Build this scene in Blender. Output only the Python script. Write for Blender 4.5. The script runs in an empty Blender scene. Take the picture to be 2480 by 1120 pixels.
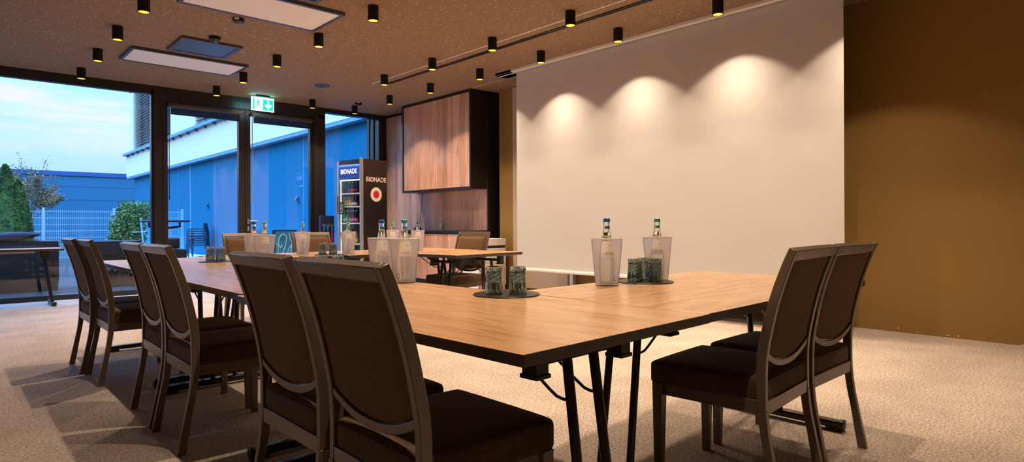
import bpy, bmesh, math, random
from mathutils import Vector, Matrix
random.seed(7)
SC = bpy.context.scene
COL = SC.collection
PI = math.pi

# ------------------------------------------------------------------ camera
F_PX, CX, CY, CAM_H = 1490.0, 1240.0, 542.4, 1.04
YAW, ROLL = math.atan(1380/1490), 0.005
fw = Vector((math.sin(YAW), math.cos(YAW), 0)); rt0 = Vector((math.cos(YAW), -math.sin(YAW), 0)); up0 = Vector((0, 0, 1))
rt = rt0*math.cos(ROLL) - up0*math.sin(ROLL); up = up0*math.cos(ROLL) + rt0*math.sin(ROLL)
cam_d = bpy.data.cameras.new('camera'); cam = bpy.data.objects.new('camera', cam_d); COL.objects.link(cam)
cam_d.sensor_width = 36.0; cam_d.lens = F_PX/2480*36.0; cam_d.shift_y = (CY-560.0)/2480.0
cam_d.clip_start = 0.05; cam_d.clip_end = 400
cam.matrix_world = Matrix(((rt.x, up.x, -fw.x, 0), (rt.y, up.y, -fw.y, 0), (rt.z, up.z, -fw.z, CAM_H), (0, 0, 0, 1)))
SC.camera = cam
# ------------------------------------------------------------------ exposure, sky
SC.view_settings.view_transform = 'Standard'; SC.view_settings.look = 'None'
SC.view_settings.gamma = 1.0; SC.view_settings.use_curve_mapping = False
SC.view_settings.exposure = 0.0
SKY_GAIN = 1.0
CORE_W, SPILL_W = 56.0, 21.0
WARM = (1.0, 0.76, 0.52)

def node_mat(name):
    m = bpy.data.materials.new(name); m.use_nodes = True
    nt = m.node_tree
    return m, nt, nt.nodes['Principled BSDF'], nt.nodes['Material Output']

def make_world():
    w = bpy.data.worlds.new('sky'); SC.world = w; w.use_nodes = True
    nt = w.node_tree; N = nt.nodes; L = nt.links
    bg = N['Background']
    tc = N.new('ShaderNodeTexCoord'); sep = N.new('ShaderNodeSeparateXYZ'); L.new(tc.outputs['Generated'], sep.inputs[0])
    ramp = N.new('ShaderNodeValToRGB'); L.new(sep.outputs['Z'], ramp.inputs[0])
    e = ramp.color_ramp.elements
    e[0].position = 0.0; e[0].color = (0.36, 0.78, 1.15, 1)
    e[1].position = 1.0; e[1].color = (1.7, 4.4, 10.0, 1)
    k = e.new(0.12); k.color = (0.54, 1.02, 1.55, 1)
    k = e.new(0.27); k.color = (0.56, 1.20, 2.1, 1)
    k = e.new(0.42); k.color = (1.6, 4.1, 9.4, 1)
    mp = N.new('ShaderNodeMapping'); mp.inputs['Scale'].default_value = (1.2, 1.2, 9.0); mp.inputs['Rotation'].default_value = (0, 0.07, 0.5)
    L.new(tc.outputs['Generated'], mp.inputs[0])
    nz = N.new('ShaderNodeTexNoise'); nz.inputs['Scale'].default_value = 2.6; nz.inputs['Detail'].default_value = 9; nz.inputs['Roughness'].default_value = 0.62
    L.new(mp.outputs[0], nz.inputs[0])
    cr = N.new('ShaderNodeValToRGB'); cr.color_ramp.elements[0].position = 0.38; cr.color_ramp.elements[1].position = 0.56
    L.new(nz.outputs[0], cr.inputs[0])
    fade = N.new('ShaderNodeMapRange'); fade.inputs['From Min'].default_value = 0.08; fade.inputs['From Max'].default_value = 0.16
    fade.inputs['To Min'].default_value = 0.25; fade.inputs['To Max'].default_value = 1.0
    L.new(sep.outputs['Z'], fade.inputs[0])
    ft = N.new('ShaderNodeMapRange'); ft.inputs['From Min'].default_value = 0.27; ft.inputs['From Max'].default_value = 0.36
    ft.inputs['To Min'].default_value = 1.0; ft.inputs['To Max'].default_value = 0.0
    L.new(sep.outputs['Z'], ft.inputs[0])
    m1 = N.new('ShaderNodeMath'); m1.operation = 'MULTIPLY'; L.new(cr.outputs[0], m1.inputs[0]); L.new(fade.outputs[0], m1.inputs[1])
    m2 = N.new('ShaderNodeMath'); m2.operation = 'MULTIPLY'; L.new(m1.outputs[0], m2.inputs[0]); L.new(ft.outputs[0], m2.inputs[1])
    mix = N.new('ShaderNodeMix'); mix.data_type = 'RGBA'; L.new(m2.outputs[0], mix.inputs[0]); L.new(ramp.outputs[0], mix.inputs[6])
    mix.inputs[7].default_value = (1.0, 1.08, 1.30, 1)
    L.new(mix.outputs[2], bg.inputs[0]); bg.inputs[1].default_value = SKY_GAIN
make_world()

# ------------------------------------------------------------------ mesh builder
class MB:
    def __init__(s): s.v = []; s.f = []; s.mi = []
    def add(s, vs, fs, mi=0, M=None):
        b = len(s.v)
        s.v += [tuple(M @ Vector(p)) for p in vs] if M else [tuple(p) for p in vs]
        s.f += [tuple(b+i for i in f) for f in fs]; s.mi += [mi]*len(fs); return s
    def box(s, x0, y0, z0, x1, y1, z1, mi=0, M=None, top=None):
        v = [(x0,y0,z0),(x1,y0,z0),(x1,y1,z0),(x0,y1,z0),(x0,y0,z1),(x1,y0,z1),(x1,y1,z1),(x0,y1,z1)]
        f = [(0,3,2,1),(4,5,6,7),(0,1,5,4),(1,2,6,5),(2,3,7,6),(3,0,4,7)]
        s.add(v, f, mi, M)
        if top is not None: s.mi[-5] = top
        return s
    def cbox(s, c, d, mi=0, M=None):
        return s.box(c[0]-d[0]/2,c[1]-d[1]/2,c[2]-d[2]/2,c[0]+d[0]/2,c[1]+d[1]/2,c[2]+d[2]/2,mi,M)
    def rbox(s, c, d, r, cuts=8, crown=0.0, mi=0, M=None, zmul=1.0):
        h = [q/2 for q in d]; n = cuts
        def co(i, hh):   # denser near the ends
            t = i/n*2-1; return hh*math.copysign(1-(1-abs(t))**1.7, t)
        idx = {}; vs = []; fs = []
        def P(i, j, k):
            key = (i, j, k)
            if key not in idx:
                p = Vector((co(i,h[0]), co(j,h[1]), co(k,h[2])))
                q = Vector([max(-h[a]+r, min(h[a]-r, p[a])) for a in range(3)])
                dd = p-q
                if dd.length > 1e-9: p = q+dd.normalized()*min(r, dd.length*2) if dd.length < r else q+dd.normalized()*r
                if crown and p.z > 0:
                    u, w = p.x/h[0], p.y/h[1]; p.z += crown*(1-u*u)*(1-w*w)
                idx[key] = len(vs); vs.append((p.x+c[0], p.y+c[1], p.z+c[2]))
            return idx[key]
        for a in range(n):
            for b in range(n):
                fs += [(P(a,b,0),P(a,b+1,0),P(a+1,b+1,0),P(a+1,b,0)), (P(a,b,n),P(a+1,b,n),P(a+1,b+1,n),P(a,b+1,n)),
                       (P(a,0,b),P(a+1,0,b),P(a+1,0,b+1),P(a,0,b+1)), (P(a,n,b),P(a,n,b+1),P(a+1,n,b+1),P(a+1,n,b)),
                       (P(0,a,b),P(0,a,b+1),P(0,a+1,b+1),P(0,a+1,b)), (P(n,a,b),P(n,a+1,b),P(n,a+1,b+1),P(n,a,b+1))]
        return s.add(vs, fs, mi, M)
    def lathe(s, prof, n=24, mi=0, M=None, mis=None):
        vs = []; fs = []; ms = []
        rings = []
        for r, z in prof:
            if r < 1e-6: rings.append([len(vs)]); vs.append((0,0,z))
            else:
                rings.append(list(range(len(vs), len(vs)+n)))
                vs += [(r*math.cos(2*PI*i/n), r*math.sin(2*PI*i/n), z) for i in range(n)]
        for k in range(len(rings)-1):
            a, b = rings[k], rings[k+1]; q = mi if mis is None else mis[k]
            for i in range(n):
                j = (i+1) % n
                if len(a) == 1 and len(b) == 1: continue
                if len(a) == 1: fs.append((a[0], b[j], b[i]))
                elif len(b) == 1: fs.append((a[i], a[j], b[0]))
                else: fs.append((a[i], a[j], b[j], b[i]))
                ms.append(q)
        b0 = len(s.f); s.add(vs, fs, mi, M); s.mi[b0:] = ms; return s
    def cyl(s, p0, p1, r, n=12, mi=0, r1=None, M=None):
        return s.tube([p0, p1], r, n, mi, M, r1)
    def tube(s, pts, r, n=8, mi=0, M=None, r1=None):
        pts = [Vector(p) for p in pts]; vs = []; fs = []
        k = len(pts)
        d = (pts[1]-pts[0]).normalized()
        u = d.orthogonal().normalized(); 
        for i, p in enumerate(pts):
            if i == 0: t = pts[1]-pts[0]
            elif i == k-1: t = pts[-1]-pts[-2]
            else: t = (pts[i+1]-p).normalized()+(p-pts[i-1]).normalized()
            t.normalize(); u = (u-t*u.dot(t)).normalized(); w = t.cross(u)
            rr = r if r1 is None else r+(r1-r)*i/(k-1)
            vs += [tuple(p+(u*math.cos(2*PI*a/n)+w*math.sin(2*PI*a/n))*rr) for a in range(n)]
        for i in range(k-1):
            for a in range(n):
                b = (a+1) % n; fs.append((i*n+a, i*n+b, (i+1)*n+b, (i+1)*n+a))
        fs.append(tuple(range(n-1,-1,-1))); fs.append(tuple((k-1)*n+a for a in range(n)))
        return s.add(vs, fs, mi, M)
    def loft(s, secs, closed=True, cap=True, mi=0, M=None):
        n = len(secs[0]); vs = [p for q in secs for p in q]; fs = []
        for i in range(len(secs)-1):
            for a in range(n if closed else n-1):
                b = (a+1) % n; fs.append((i*n+a, i*n+b, (i+1)*n+b, (i+1)*n+a))
        if cap and closed: fs.append(tuple(range(n-1,-1,-1))); fs.append(tuple((len(secs)-1)*n+a for a in range(n)))
        return s.add(vs, fs, mi, M)
    def poly(s, pts, mi=0, M=None): return s.add(pts, [tuple(range(len(pts)))], mi, M)
    def prism(s, poly, y0, y1, mi=0, M=None):      # poly in x,z extruded along y
        n = len(poly); vs = [(x,y0,z) for x,z in poly]+[(x,y1,z) for x,z in poly]
        fs = [tuple(range(n)), tuple(range(2*n-1,n-1,-1))]+[(i,n+i,n+(i+1)%n,(i+1)%n) for i in range(n)]
        return s.add(vs, fs, mi, M)
    def mesh(s, name, mats, smooth=35, fix=True):
        me = bpy.data.meshes.new(name); me.from_pydata(s.v, [], s.f)
        for m in (mats if isinstance(mats, (list, tuple)) else [mats]): me.materials.append(m)
        me.polygons.foreach_set('material_index', s.mi)
        if fix:
            bm = bmesh.new(); bm.from_mesh(me); bmesh.ops.recalc_face_normals(bm, faces=bm.faces); bm.to_mesh(me); bm.free()
        if smooth:
            me.polygons.foreach_set('use_smooth', [True]*len(me.polygons)); me.set_sharp_from_angle(angle=math.radians(smooth))
        me.update(); return me
    def build(s, name, mats, parent=None, bevel=0, smooth=35, fix=True, seg=2):
        o = bpy.data.objects.new(name, s.mesh(name, mats, smooth, fix)); COL.objects.link(o)
        if parent: o.parent = parent
        if bevel:
            b = o.modifiers.new('bevel', 'BEVEL'); b.width = bevel; b.segments = seg; b.limit_method = 'ANGLE'; b.angle_limit = math.radians(40)
        return o

def tag(o, label, cat, group=None, kind=None):
    o['label'] = label; o['category'] = cat
    if group: o['group'] = group
    if kind: o['kind'] = kind
    return o
def thing(name, label, cat, loc=(0,0,0), rz=0, group=None):
    o = bpy.data.objects.new(name, None); COL.objects.link(o); o.empty_display_size = 0.05
    o.location = loc; o.rotation_euler = (0, 0, rz); return tag(o, label, cat, group)
def struct(name, mb, mats, parent=None, label=None, **k):
    o = mb.build(name, mats, parent, **k)
    if parent is None: o['kind'] = 'structure'
    if label: o['label'] = label
    return o
def dup(root, loc, rz, label, group=None):
    r = root.copy(); COL.objects.link(r); r.location = loc; r.rotation_euler = (0, 0, rz); r['label'] = label
    if group: r['group'] = group
    for ch in list(root.children):
        c = ch.copy(); COL.objects.link(c); c.parent = r
        for g in ch.children:
            d = g.copy(); COL.objects.link(d); d.parent = c
    return r
def kids(root): return list(root.children)

# ------------------------------------------------------------------ materials
def mat(name, col, rough=0.5, metal=0.0, spec=0.5, var=0.0, vscale=8.0, stretch=(1,1,1), bump=0.0, bscale=60.0, col2=None, detail=4, coat=0.0):
    m, nt, b, out = node_mat(name); N, L = nt.nodes, nt.links
    b.inputs['Base Color'].default_value = (*col, 1); b.inputs['Roughness'].default_value = rough
    b.inputs['Metallic'].default_value = metal; b.inputs['Specular IOR Level'].default_value = spec
    if coat: b.inputs['Coat Weight'].default_value = coat; b.inputs['Coat Roughness'].default_value = 0.15
    if var or bump or col2:
        tc = N.new('ShaderNodeTexCoord'); mp = N.new('ShaderNodeMapping'); mp.inputs['Scale'].default_value = stretch
        L.new(tc.outputs['Object'], mp.inputs[0])
    if var or col2:
        nz = N.new('ShaderNodeTexNoise'); nz.inputs['Scale'].default_value = vscale; nz.inputs['Detail'].default_value = detail
        L.new(mp.outputs[0], nz.inputs[0])
        r = N.new('ShaderNodeValToRGB'); c2 = col2 or tuple(c*(1-var) for c in col); c1 = col if col2 else tuple(min(1.5, c*(1+var)) for c in col)
        r.color_ramp.elements[0].position = 0.36; r.color_ramp.elements[1].position = 0.64
        r.color_ramp.elements[0].color = (*c2, 1); r.color_ramp.elements[1].color = (*c1, 1)
        L.new(nz.outputs[0], r.inputs[0]); L.new(r.outputs[0], b.inputs['Base Color'])
    if bump:
        n2 = N.new('ShaderNodeTexNoise'); n2.inputs['Scale'].default_value = bscale; n2.inputs['Detail'].default_value = 3
        L.new(mp.outputs[0], n2.inputs[0])
        bp = N.new('ShaderNodeBump'); bp.inputs['Strength'].default_value = bump; bp.inputs['Distance'].default_value = 0.004
        L.new(n2.outputs[0], bp.inputs['Height']); L.new(bp.outputs[0], b.inputs['Normal'])
    return m

def wood(name, light, dark, axis=0, scale=1.0, rough=0.4, plank=0.0, planks_axis=1, spec=0.5, fine=True):
    m, nt, b, out = node_mat(name); N, L = nt.nodes, nt.links
    tc = N.new('ShaderNodeTexCoord'); oi = N.new('ShaderNodeObjectInfo')
    ad = N.new('ShaderNodeVectorMath'); ad.operation = 'ADD'; L.new(tc.outputs['Object'], ad.inputs[0])
    cm = N.new('ShaderNodeVectorMath'); cm.operation = 'SCALE'; cm.inputs[0].default_value = (7.3, 3.1, 5.7); L.new(oi.outputs['Random'], cm.inputs['Scale']); L.new(cm.outputs[0], ad.inputs[1])
    vec = ad.outputs[0]
    if plank:
        sp = N.new('ShaderNodeSeparateXYZ'); L.new(tc.outputs['Object'], sp.inputs[0])
        dv = N.new('ShaderNodeMath'); dv.operation = 'DIVIDE'; dv.inputs[1].default_value = plank; L.new(sp.outputs[planks_axis], dv.inputs[0])
        fl = N.new('ShaderNodeMath'); fl.operation = 'FLOOR'; L.new(dv.outputs[0], fl.inputs[0])
        wn = N.new('ShaderNodeTexWhiteNoise'); wn.noise_dimensions = '1D'; L.new(fl.outputs[0], wn.inputs['W'])
        s2 = N.new('ShaderNodeVectorMath'); s2.operation = 'SCALE'; s2.inputs['Scale'].default_value = 9.0; L.new(wn.outputs['Color'], s2.inputs[0])
        a2 = N.new('ShaderNodeVectorMath'); a2.operation = 'ADD'; L.new(vec, a2.inputs[0]); L.new(s2.outputs[0], a2.inputs[1]); vec = a2.outputs[0]
    sc = [11.0*scale]*3; sc[axis] = 1.15*scale
    mp = N.new('ShaderNodeMapping'); mp.inputs['Scale'].default_value = sc; L.new(vec, mp.inputs[0])
    nz = N.new('ShaderNodeTexNoise'); nz.inputs['Scale'].default_value = 2.0; nz.inputs['Detail'].default_value = 8; nz.inputs['Roughness'].default_value = 0.62; nz.inputs['Distortion'].default_value = 1.1
    L.new(mp.outputs[0], nz.inputs[0])
    r = N.new('ShaderNodeValToRGB'); el = r.color_ramp.elements
    el[0].position = 0.33; el[0].color = (*dark, 1); el[1].position = 0.62; el[1].color = (*light, 1)
    k = el.new(0.47); k.color = tuple(0.35*d+0.65*l for d, l in zip(dark, light))+(1,)
    L.new(nz.outputs[0], r.inputs[0]); colout = r.outputs[0]
    sc2 = [90.0*scale]*3; sc2[axis] = 2.0*scale
    mp2 = N.new('ShaderNodeMapping'); mp2.inputs['Scale'].default_value = sc2; L.new(vec, mp2.inputs[0])
    n2 = N.new('ShaderNodeTexNoise'); n2.inputs['Scale'].default_value = 2.0; n2.inputs['Detail'].default_value = 3; L.new(mp2.outputs[0], n2.inputs[0])
    r2 = N.new('ShaderNodeMapRange'); r2.inputs['From Min'].default_value = 0.3; r2.inputs['From Max'].default_value = 0.7; r2.inputs['To Min'].default_value = 0.82; r2.inputs['To Max'].default_value = 1.08
    L.new(n2.outputs[0], r2.inputs[0])
    mu = N.new('ShaderNodeVectorMath'); mu.operation = 'SCALE'; L.new(colout, mu.inputs[0]); L.new(r2.outputs[0], mu.inputs['Scale']); colout = mu.outputs[0]
    if plank:
        mr = N.new('ShaderNodeMapRange'); mr.inputs['To Min'].default_value = 0.78; mr.inputs['To Max'].default_value = 1.12; L.new(wn.outputs['Value'], mr.inputs[0])
        m3 = N.new('ShaderNodeVectorMath'); m3.operation = 'SCALE'; L.new(colout, m3.inputs[0]); L.new(mr.outputs[0], m3.inputs['Scale']); colout = m3.outputs[0]
    L.new(colout, b.inputs['Base Color']); b.inputs['Roughness'].default_value = rough; b.inputs['Specular IOR Level'].default_value = spec
    bp = N.new('ShaderNodeBump'); bp.inputs['Strength'].default_value = 0.12; bp.inputs['Distance'].default_value = 0.002
    L.new(n2.outputs[0], bp.inputs['Height']); L.new(bp.outputs[0], b.inputs['Normal'])
    return m

def emit(name, col, s):
    m, nt, b, out = node_mat(name)
    b.inputs['Base Color'].default_value = (*[min(1, c) for c in col], 1); b.inputs['Emission Color'].default_value = (*col, 1); b.inputs['Emission Strength'].default_value = s
    return m

def fabric(name, c1, c2, scale=420.0):
    m, nt, b, out = node_mat(name); N, L = nt.nodes, nt.links
    tc = N.new('ShaderNodeTexCoord')
    w1 = N.new('ShaderNodeTexNoise'); w1.inputs['Scale'].default_value = 1.0; w1.inputs['Detail'].default_value = 2
    mp = N.new('ShaderNodeMapping'); mp.inputs['Scale'].default_value = (190, 640, 660); L.new(tc.outputs['Object'], mp.inputs[0]); L.new(mp.outputs[0], w1.inputs[0])
    w2 = N.new('ShaderNodeTexNoise'); w2.inputs['Scale'].default_value = 1.0; w2.inputs['Detail'].default_value = 2
    mp2 = N.new('ShaderNodeMapping'); mp2.inputs['Scale'].default_value = (660, 190, 220); L.new(tc.outputs['Object'], mp2.inputs[0]); L.new(mp2.outputs[0], w2.inputs[0])
    mx = N.new('ShaderNodeMath'); mx.operation = 'MAXIMUM'; L.new(w1.outputs[0], mx.inputs[0]); L.new(w2.outputs[0], mx.inputs[1])
    r = N.new('ShaderNodeValToRGB'); r.color_ramp.elements[0].position = 0.42; r.color_ramp.elements[1].position = 0.70
    r.color_ramp.elements[0].color = (*c2, 1); r.color_ramp.elements[1].color = (*c1, 1); L.new(mx.outputs[0], r.inputs[0])
    L.new(r.outputs[0], b.inputs['Base Color']); b.inputs['Roughness'].default_value = 0.95; b.inputs['Specular IOR Level'].default_value = 0.15
    b.inputs['Sheen Weight'].default_value = 0.25; b.inputs['Sheen Tint'].default_value = (0.9, 0.7, 0.5, 1)
    bp = N.new('ShaderNodeBump'); bp.inputs['Strength'].default_value = 0.5; bp.inputs['Distance'].default_value = 0.002
    L.new(mx.outputs[0], bp.inputs['Height']); L.new(bp.outputs[0], b.inputs['Normal'])
    return m

def carpet():
    m, nt, b, out = node_mat('carpet'); N, L = nt.nodes, nt.links
    tc = N.new('ShaderNodeTexCoord')
    nz = N.new('ShaderNodeTexNoise'); nz.inputs['Scale'].default_value = 215; nz.inputs['Detail'].default_value = 6; nz.inputs['Roughness'].default_value = 0.75; L.new(tc.outputs['Object'], nz.inputs[0])
    r = N.new('ShaderNodeValToRGB'); el = r.color_ramp.elements
    el[0].position = 0.38; el[0].color = (0.14, 0.105, 0.086, 1); el[1].position = 0.60; el[1].color = (0.74, 0.63, 0.56, 1)
    k = el.new(0.50); k.color = (0.44, 0.36, 0.31, 1)
    nb = N.new('ShaderNodeTexNoise'); nb.inputs['Scale'].default_value = 78; nb.inputs['Detail'].default_value = 4; nb.inputs['Roughness'].default_value = 0.7; L.new(tc.outputs['Object'], nb.inputs[0])
    av = N.new('ShaderNodeMix'); av.data_type = 'FLOAT'; av.inputs[0].default_value = 0.48; L.new(nz.outputs[0], av.inputs[2]); L.new(nb.outputs[0], av.inputs[3])
    L.new(av.outputs[0], r.inputs[0])
    n2 = N.new('ShaderNodeTexNoise'); n2.inputs['Scale'].default_value = 2.2; n2.inputs['Detail'].default_value = 3; L.new(tc.outputs['Object'], n2.inputs[0])
    mr = N.new('ShaderNodeMapRange'); mr.inputs['From Min'].default_value = 0.35; mr.inputs['From Max'].default_value = 0.65; mr.inputs['To Min'].default_value = 0.86; mr.inputs['To Max'].default_value = 1.06; L.new(n2.outputs[0], mr.inputs[0])
    mu = N.new('ShaderNodeVectorMath'); mu.operation = 'SCALE'; L.new(r.outputs[0], mu.inputs[0]); L.new(mr.outputs[0], mu.inputs['Scale'])
    L.new(mu.outputs[0], b.inputs['Base Color']); b.inputs['Roughness'].default_value = 1.0; b.inputs['Specular IOR Level'].default_value = 0.05
    bp = N.new('ShaderNodeBump'); bp.inputs['Strength'].default_value = 0.6; bp.inputs['Distance'].default_value = 0.004
    L.new(nz.outputs[0], bp.inputs['Height']); L.new(bp.outputs[0], b.inputs['Normal'])
    return m

def ceiling_mat(name, base):
    m, nt, b, out = node_mat(name); N, L = nt.nodes, nt.links
    tc = N.new('ShaderNodeTexCoord')
    mp = N.new('ShaderNodeMapping'); mp.inputs['Scale'].default_value = (36, 50, 36); L.new(tc.outputs['Object'], mp.inputs[0])
    def spots(seed, rad, keep):
        o = N.new('ShaderNodeVectorMath'); o.operation = 'ADD'; o.inputs[1].default_value = (seed, seed*1.7, 0); L.new(mp.outputs[0], o.inputs[0])
        v = N.new('ShaderNodeTexVoronoi'); v.inputs['Scale'].default_value = 1.0; L.new(o.outputs[0], v.inputs[0])
        sp = N.new('ShaderNodeSeparateColor'); L.new(v.outputs['Color'], sp.inputs[0])
        k = N.new('ShaderNodeMath'); k.operation = 'LESS_THAN'; k.inputs[1].default_value = keep; L.new(sp.outputs[0], k.inputs[0])
        rr = N.new('ShaderNodeMath'); rr.operation = 'MULTIPLY'; rr.inputs[1].default_value = rad; L.new(sp.outputs[1], rr.inputs[0])
        d = N.new('ShaderNodeMath'); d.operation = 'LESS_THAN'; L.new(v.outputs['Distance'], d.inputs[0]); L.new(rr.outputs[0], d.inputs[1])
        a = N.new('ShaderNodeMath'); a.operation = 'MULTIPLY'; L.new(k.outputs[0], a.inputs[0]); L.new(d.outputs[0], a.inputs[1]); return a.outputs[0]
    lightm = spots(3.3, 0.30, 0.42); darkm = spots(17.1, 0.30, 0.6)
    m1 = N.new('ShaderNodeMix'); m1.data_type = 'RGBA'; m1.inputs[6].default_value = (*base, 1); m1.inputs[7].default_value = (base[0]*0.35, base[1]*0.32, base[2]*0.3, 1); L.new(darkm, m1.inputs[0])
    m2 = N.new('ShaderNodeMix'); m2.data_type = 'RGBA'; L.new(m1.outputs[2], m2.inputs[6]); m2.inputs[7].default_value = (0.85, 0.76, 0.64, 1); L.new(lightm, m2.inputs[0])
    L.new(m2.outputs[2], b.inputs['Base Color']); b.inputs['Roughness'].default_value = 0.8; b.inputs['Specular IOR Level'].default_value = 0.2
    return m

def pane_mat(name, tint=(1,1,1), refl=0.9, base=0.06):
    m, nt, b, out = node_mat(name); N, L = nt.nodes, nt.links
    N.remove(b)
    t = N.new('ShaderNodeBsdfTransparent'); t.inputs[0].default_value = (*tint, 1)
    g = N.new('ShaderNodeBsdfGlossy'); g.inputs['Roughness'].default_value = 0.0
    lw = N.new('ShaderNodeLayerWeight'); lw.inputs['Blend'].default_value = 0.5
    pw = N.new('ShaderNodeMath'); pw.operation = 'POWER'; pw.inputs[1].default_value = 4.0; L.new(lw.outputs['Facing'], pw.inputs[0])
    mu = N.new('ShaderNodeMath'); mu.operation = 'MULTIPLY_ADD'; mu.inputs[1].default_value = refl; mu.inputs[2].default_value = base; mu.use_clamp = True; L.new(pw.outputs[0], mu.inputs[0])
    mx = N.new('ShaderNodeMixShader'); L.new(mu.outputs[0], mx.inputs[0]); L.new(t.outputs[0], mx.inputs[1]); L.new(g.outputs[0], mx.inputs[2])
    L.new(mx.outputs[0], out.inputs[0]); return m

def frosted(name):
    m, nt, b, out = node_mat(name); N, L = nt.nodes, nt.links
    N.remove(b)
    rf = N.new('ShaderNodeBsdfRefraction'); rf.inputs['IOR'].default_value = 1.06; rf.inputs['Roughness'].default_value = 0.27; rf.inputs['Color'].default_value = (0.97, 0.97, 0.98, 1)
    tr = N.new('ShaderNodeBsdfTransparent'); tr.inputs[0].default_value = (0.95, 0.95, 0.97, 1)
    df = N.new('ShaderNodeBsdfDiffuse'); df.inputs[0].default_value = (0.84, 0.82, 0.92, 1)
    tl = N.new('ShaderNodeBsdfTranslucent'); tl.inputs[0].default_value = (0.84, 0.82, 0.92, 1)
    gl = N.new('ShaderNodeBsdfGlossy'); gl.inputs['Roughness'].default_value = 0.25
    a = N.new('ShaderNodeMixShader'); a.inputs[0].default_value = 0.22; L.new(rf.outputs[0], a.inputs[1]); L.new(tr.outputs[0], a.inputs[2])
    d = N.new('ShaderNodeMixShader'); d.inputs[0].default_value = 0.5; L.new(df.outputs[0], d.inputs[1]); L.new(tl.outputs[0], d.inputs[2])
    c = N.new('ShaderNodeMixShader'); c.inputs[0].default_value = 0.26; L.new(a.outputs[0], c.inputs[1]); L.new(d.outputs[0], c.inputs[2])
    e = N.new('ShaderNodeMixShader'); e.inputs[0].default_value = 0.04; L.new(c.outputs[0], e.inputs[1]); L.new(gl.outputs[0], e.inputs[2])
    L.new(e.outputs[0], out.inputs[0]); return m

def glass(name, col, ior=1.45, rough=0.0):
    m, nt, b, out = node_mat(name)
    b.inputs['Base Color'].default_value = (*col, 1); b.inputs['Transmission Weight'].default_value = 1.0
    b.inputs['IOR'].default_value = ior; b.inputs['Roughness'].default_value = rough; return m

def wicker(name, c1, c2, sx=26, sz=60):
    m, nt, b, out = node_mat(name); N, L = nt.nodes, nt.links
    tc = N.new('ShaderNodeTexCoord'); mp = N.new('ShaderNodeMapping'); mp.inputs['Rotation'].default_value = (PI/2, 0, 0); L.new(tc.outputs['Object'], mp.inputs[0])
    br = N.new('ShaderNodeTexBrick'); br.inputs['Scale'].default_value = sx; br.inputs['Color1'].default_value = (*c1, 1); br.inputs['Color2'].default_value = tuple(0.7*c for c in c1)+(1,); br.inputs['Mortar'].default_value = (*c2, 1); br.inputs['Mortar Size'].default_value = 0.06
    br.inputs['Brick Width'].default_value = 1.2; br.inputs['Row Height'].default_value = 0.45
    L.new(mp.outputs[0], br.inputs[0]); L.new(br.outputs[0], b.inputs['Base Color']); b.inputs['Roughness'].default_value = 0.55
    return m

M = {}
M['carpet'] = carpet()
M['ceil'] = ceiling_mat('ceiling_acoustic', (0.285, 0.188, 0.12))
M['wall_brown'] = mat('wall_olive_brown', (0.31, 0.185, 0.054), 0.75, spec=0.25, bump=0.06, bscale=180)
M['wall_light'] = mat('wall_plaster', (0.62, 0.54, 0.45), 0.8)
M['beige'] = mat('beige_panel', (0.52, 0.42, 0.33), 0.55)
M['black'] = mat('black_matte', (0.012, 0.011, 0.011), 0.33, spec=0.5)
M['black_semi'] = mat('black_powder_coat', (0.018, 0.016, 0.015), 0.38, spec=0.5, bump=0.03, bscale=400)
M['lamp_black'] = mat('lamp_black', (0.010, 0.008, 0.007), 0.7, spec=0.25)
M['frame_dark'] = mat('window_aluminium', (0.022, 0.019, 0.019), 0.27, metal=0.0, spec=0.5)
M['headrail'] = mat('blind_headrail', (0.11, 0.09, 0.085), 0.4, metal=0.5)
M['slat_dark'] = mat('blind_slats', (0.03, 0.03, 0.035), 0.4, metal=0.4)
M['white'] = mat('white_lacquer', (0.82, 0.80, 0.77), 0.5)
M['screen'] = mat('projection_fabric', (0.585, 0.565, 0.56), 0.9, spec=0.1)
M['diffuser'] = mat('panel_diffuser', (0.86, 0.84, 0.84), 0.6)
M['grille'] = mat('speaker_grille', (0.045, 0.05, 0.065), 0.35, spec=0.6)
M['table_wood'] = wood('table_oak', (0.60, 0.355, 0.178), (0.40, 0.215, 0.097), axis=0, rough=0.22, spec=0.65)
M['cab_wood'] = wood('cabinet_larch', (0.80, 0.47, 0.33), (0.52, 0.25, 0.165), axis=2, scale=0.62, rough=0.26, spec=0.8, plank=0.155, planks_axis=1)
M['edge'] = mat('table_edge', (0.050, 0.036, 0.026), 0.3, spec=0.5)
M['metal_dark'] = mat('tube_dark', (0.030, 0.024, 0.019), 0.28, metal=0.6)
M['chair_frame'] = mat('chair_frame', (0.140, 0.105, 0.078), 0.27, metal=0.25, bump=0.05, bscale=500)
M['fabric'] = fabric('chair_fabric', (0.22, 0.115, 0.058), (0.042, 0.021, 0.011))
M['seat_fabric'] = fabric('seat_fabric', (0.105, 0.062, 0.037), (0.034, 0.021, 0.014))
M['plastic_black'] = mat('plastic_black', (0.015, 0.014, 0.013), 0.45)
M['pane'] = pane_mat('window_glass', (0.985, 0.99, 0.99), 0.85, 0.10)
M['frost'] = frosted('frosted_plastic')
M['rim'] = mat('bucket_rim', (0.80, 0.76, 0.74), 0.25)
M['bottle'] = glass('bottle_glass', (0.93, 0.985, 0.91), 1.36)
M['bottle_base'] = glass('bottle_base_glass', (0.42, 0.85, 0.25), 1.36)
M['label'] = mat('paper_label', (0.90, 0.84, 0.70), 0.7)
M['cap_blue'] = mat('cap_blue', (0.03, 0.16, 0.50), 0.35, metal=0.3)
M['cap_teal'] = mat('cap_teal', (0.05, 0.38, 0.36), 0.35, metal=0.3)
M['cap_green'] = mat('cap_green', (0.25, 0.62, 0.42), 0.35, metal=0.3)
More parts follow.
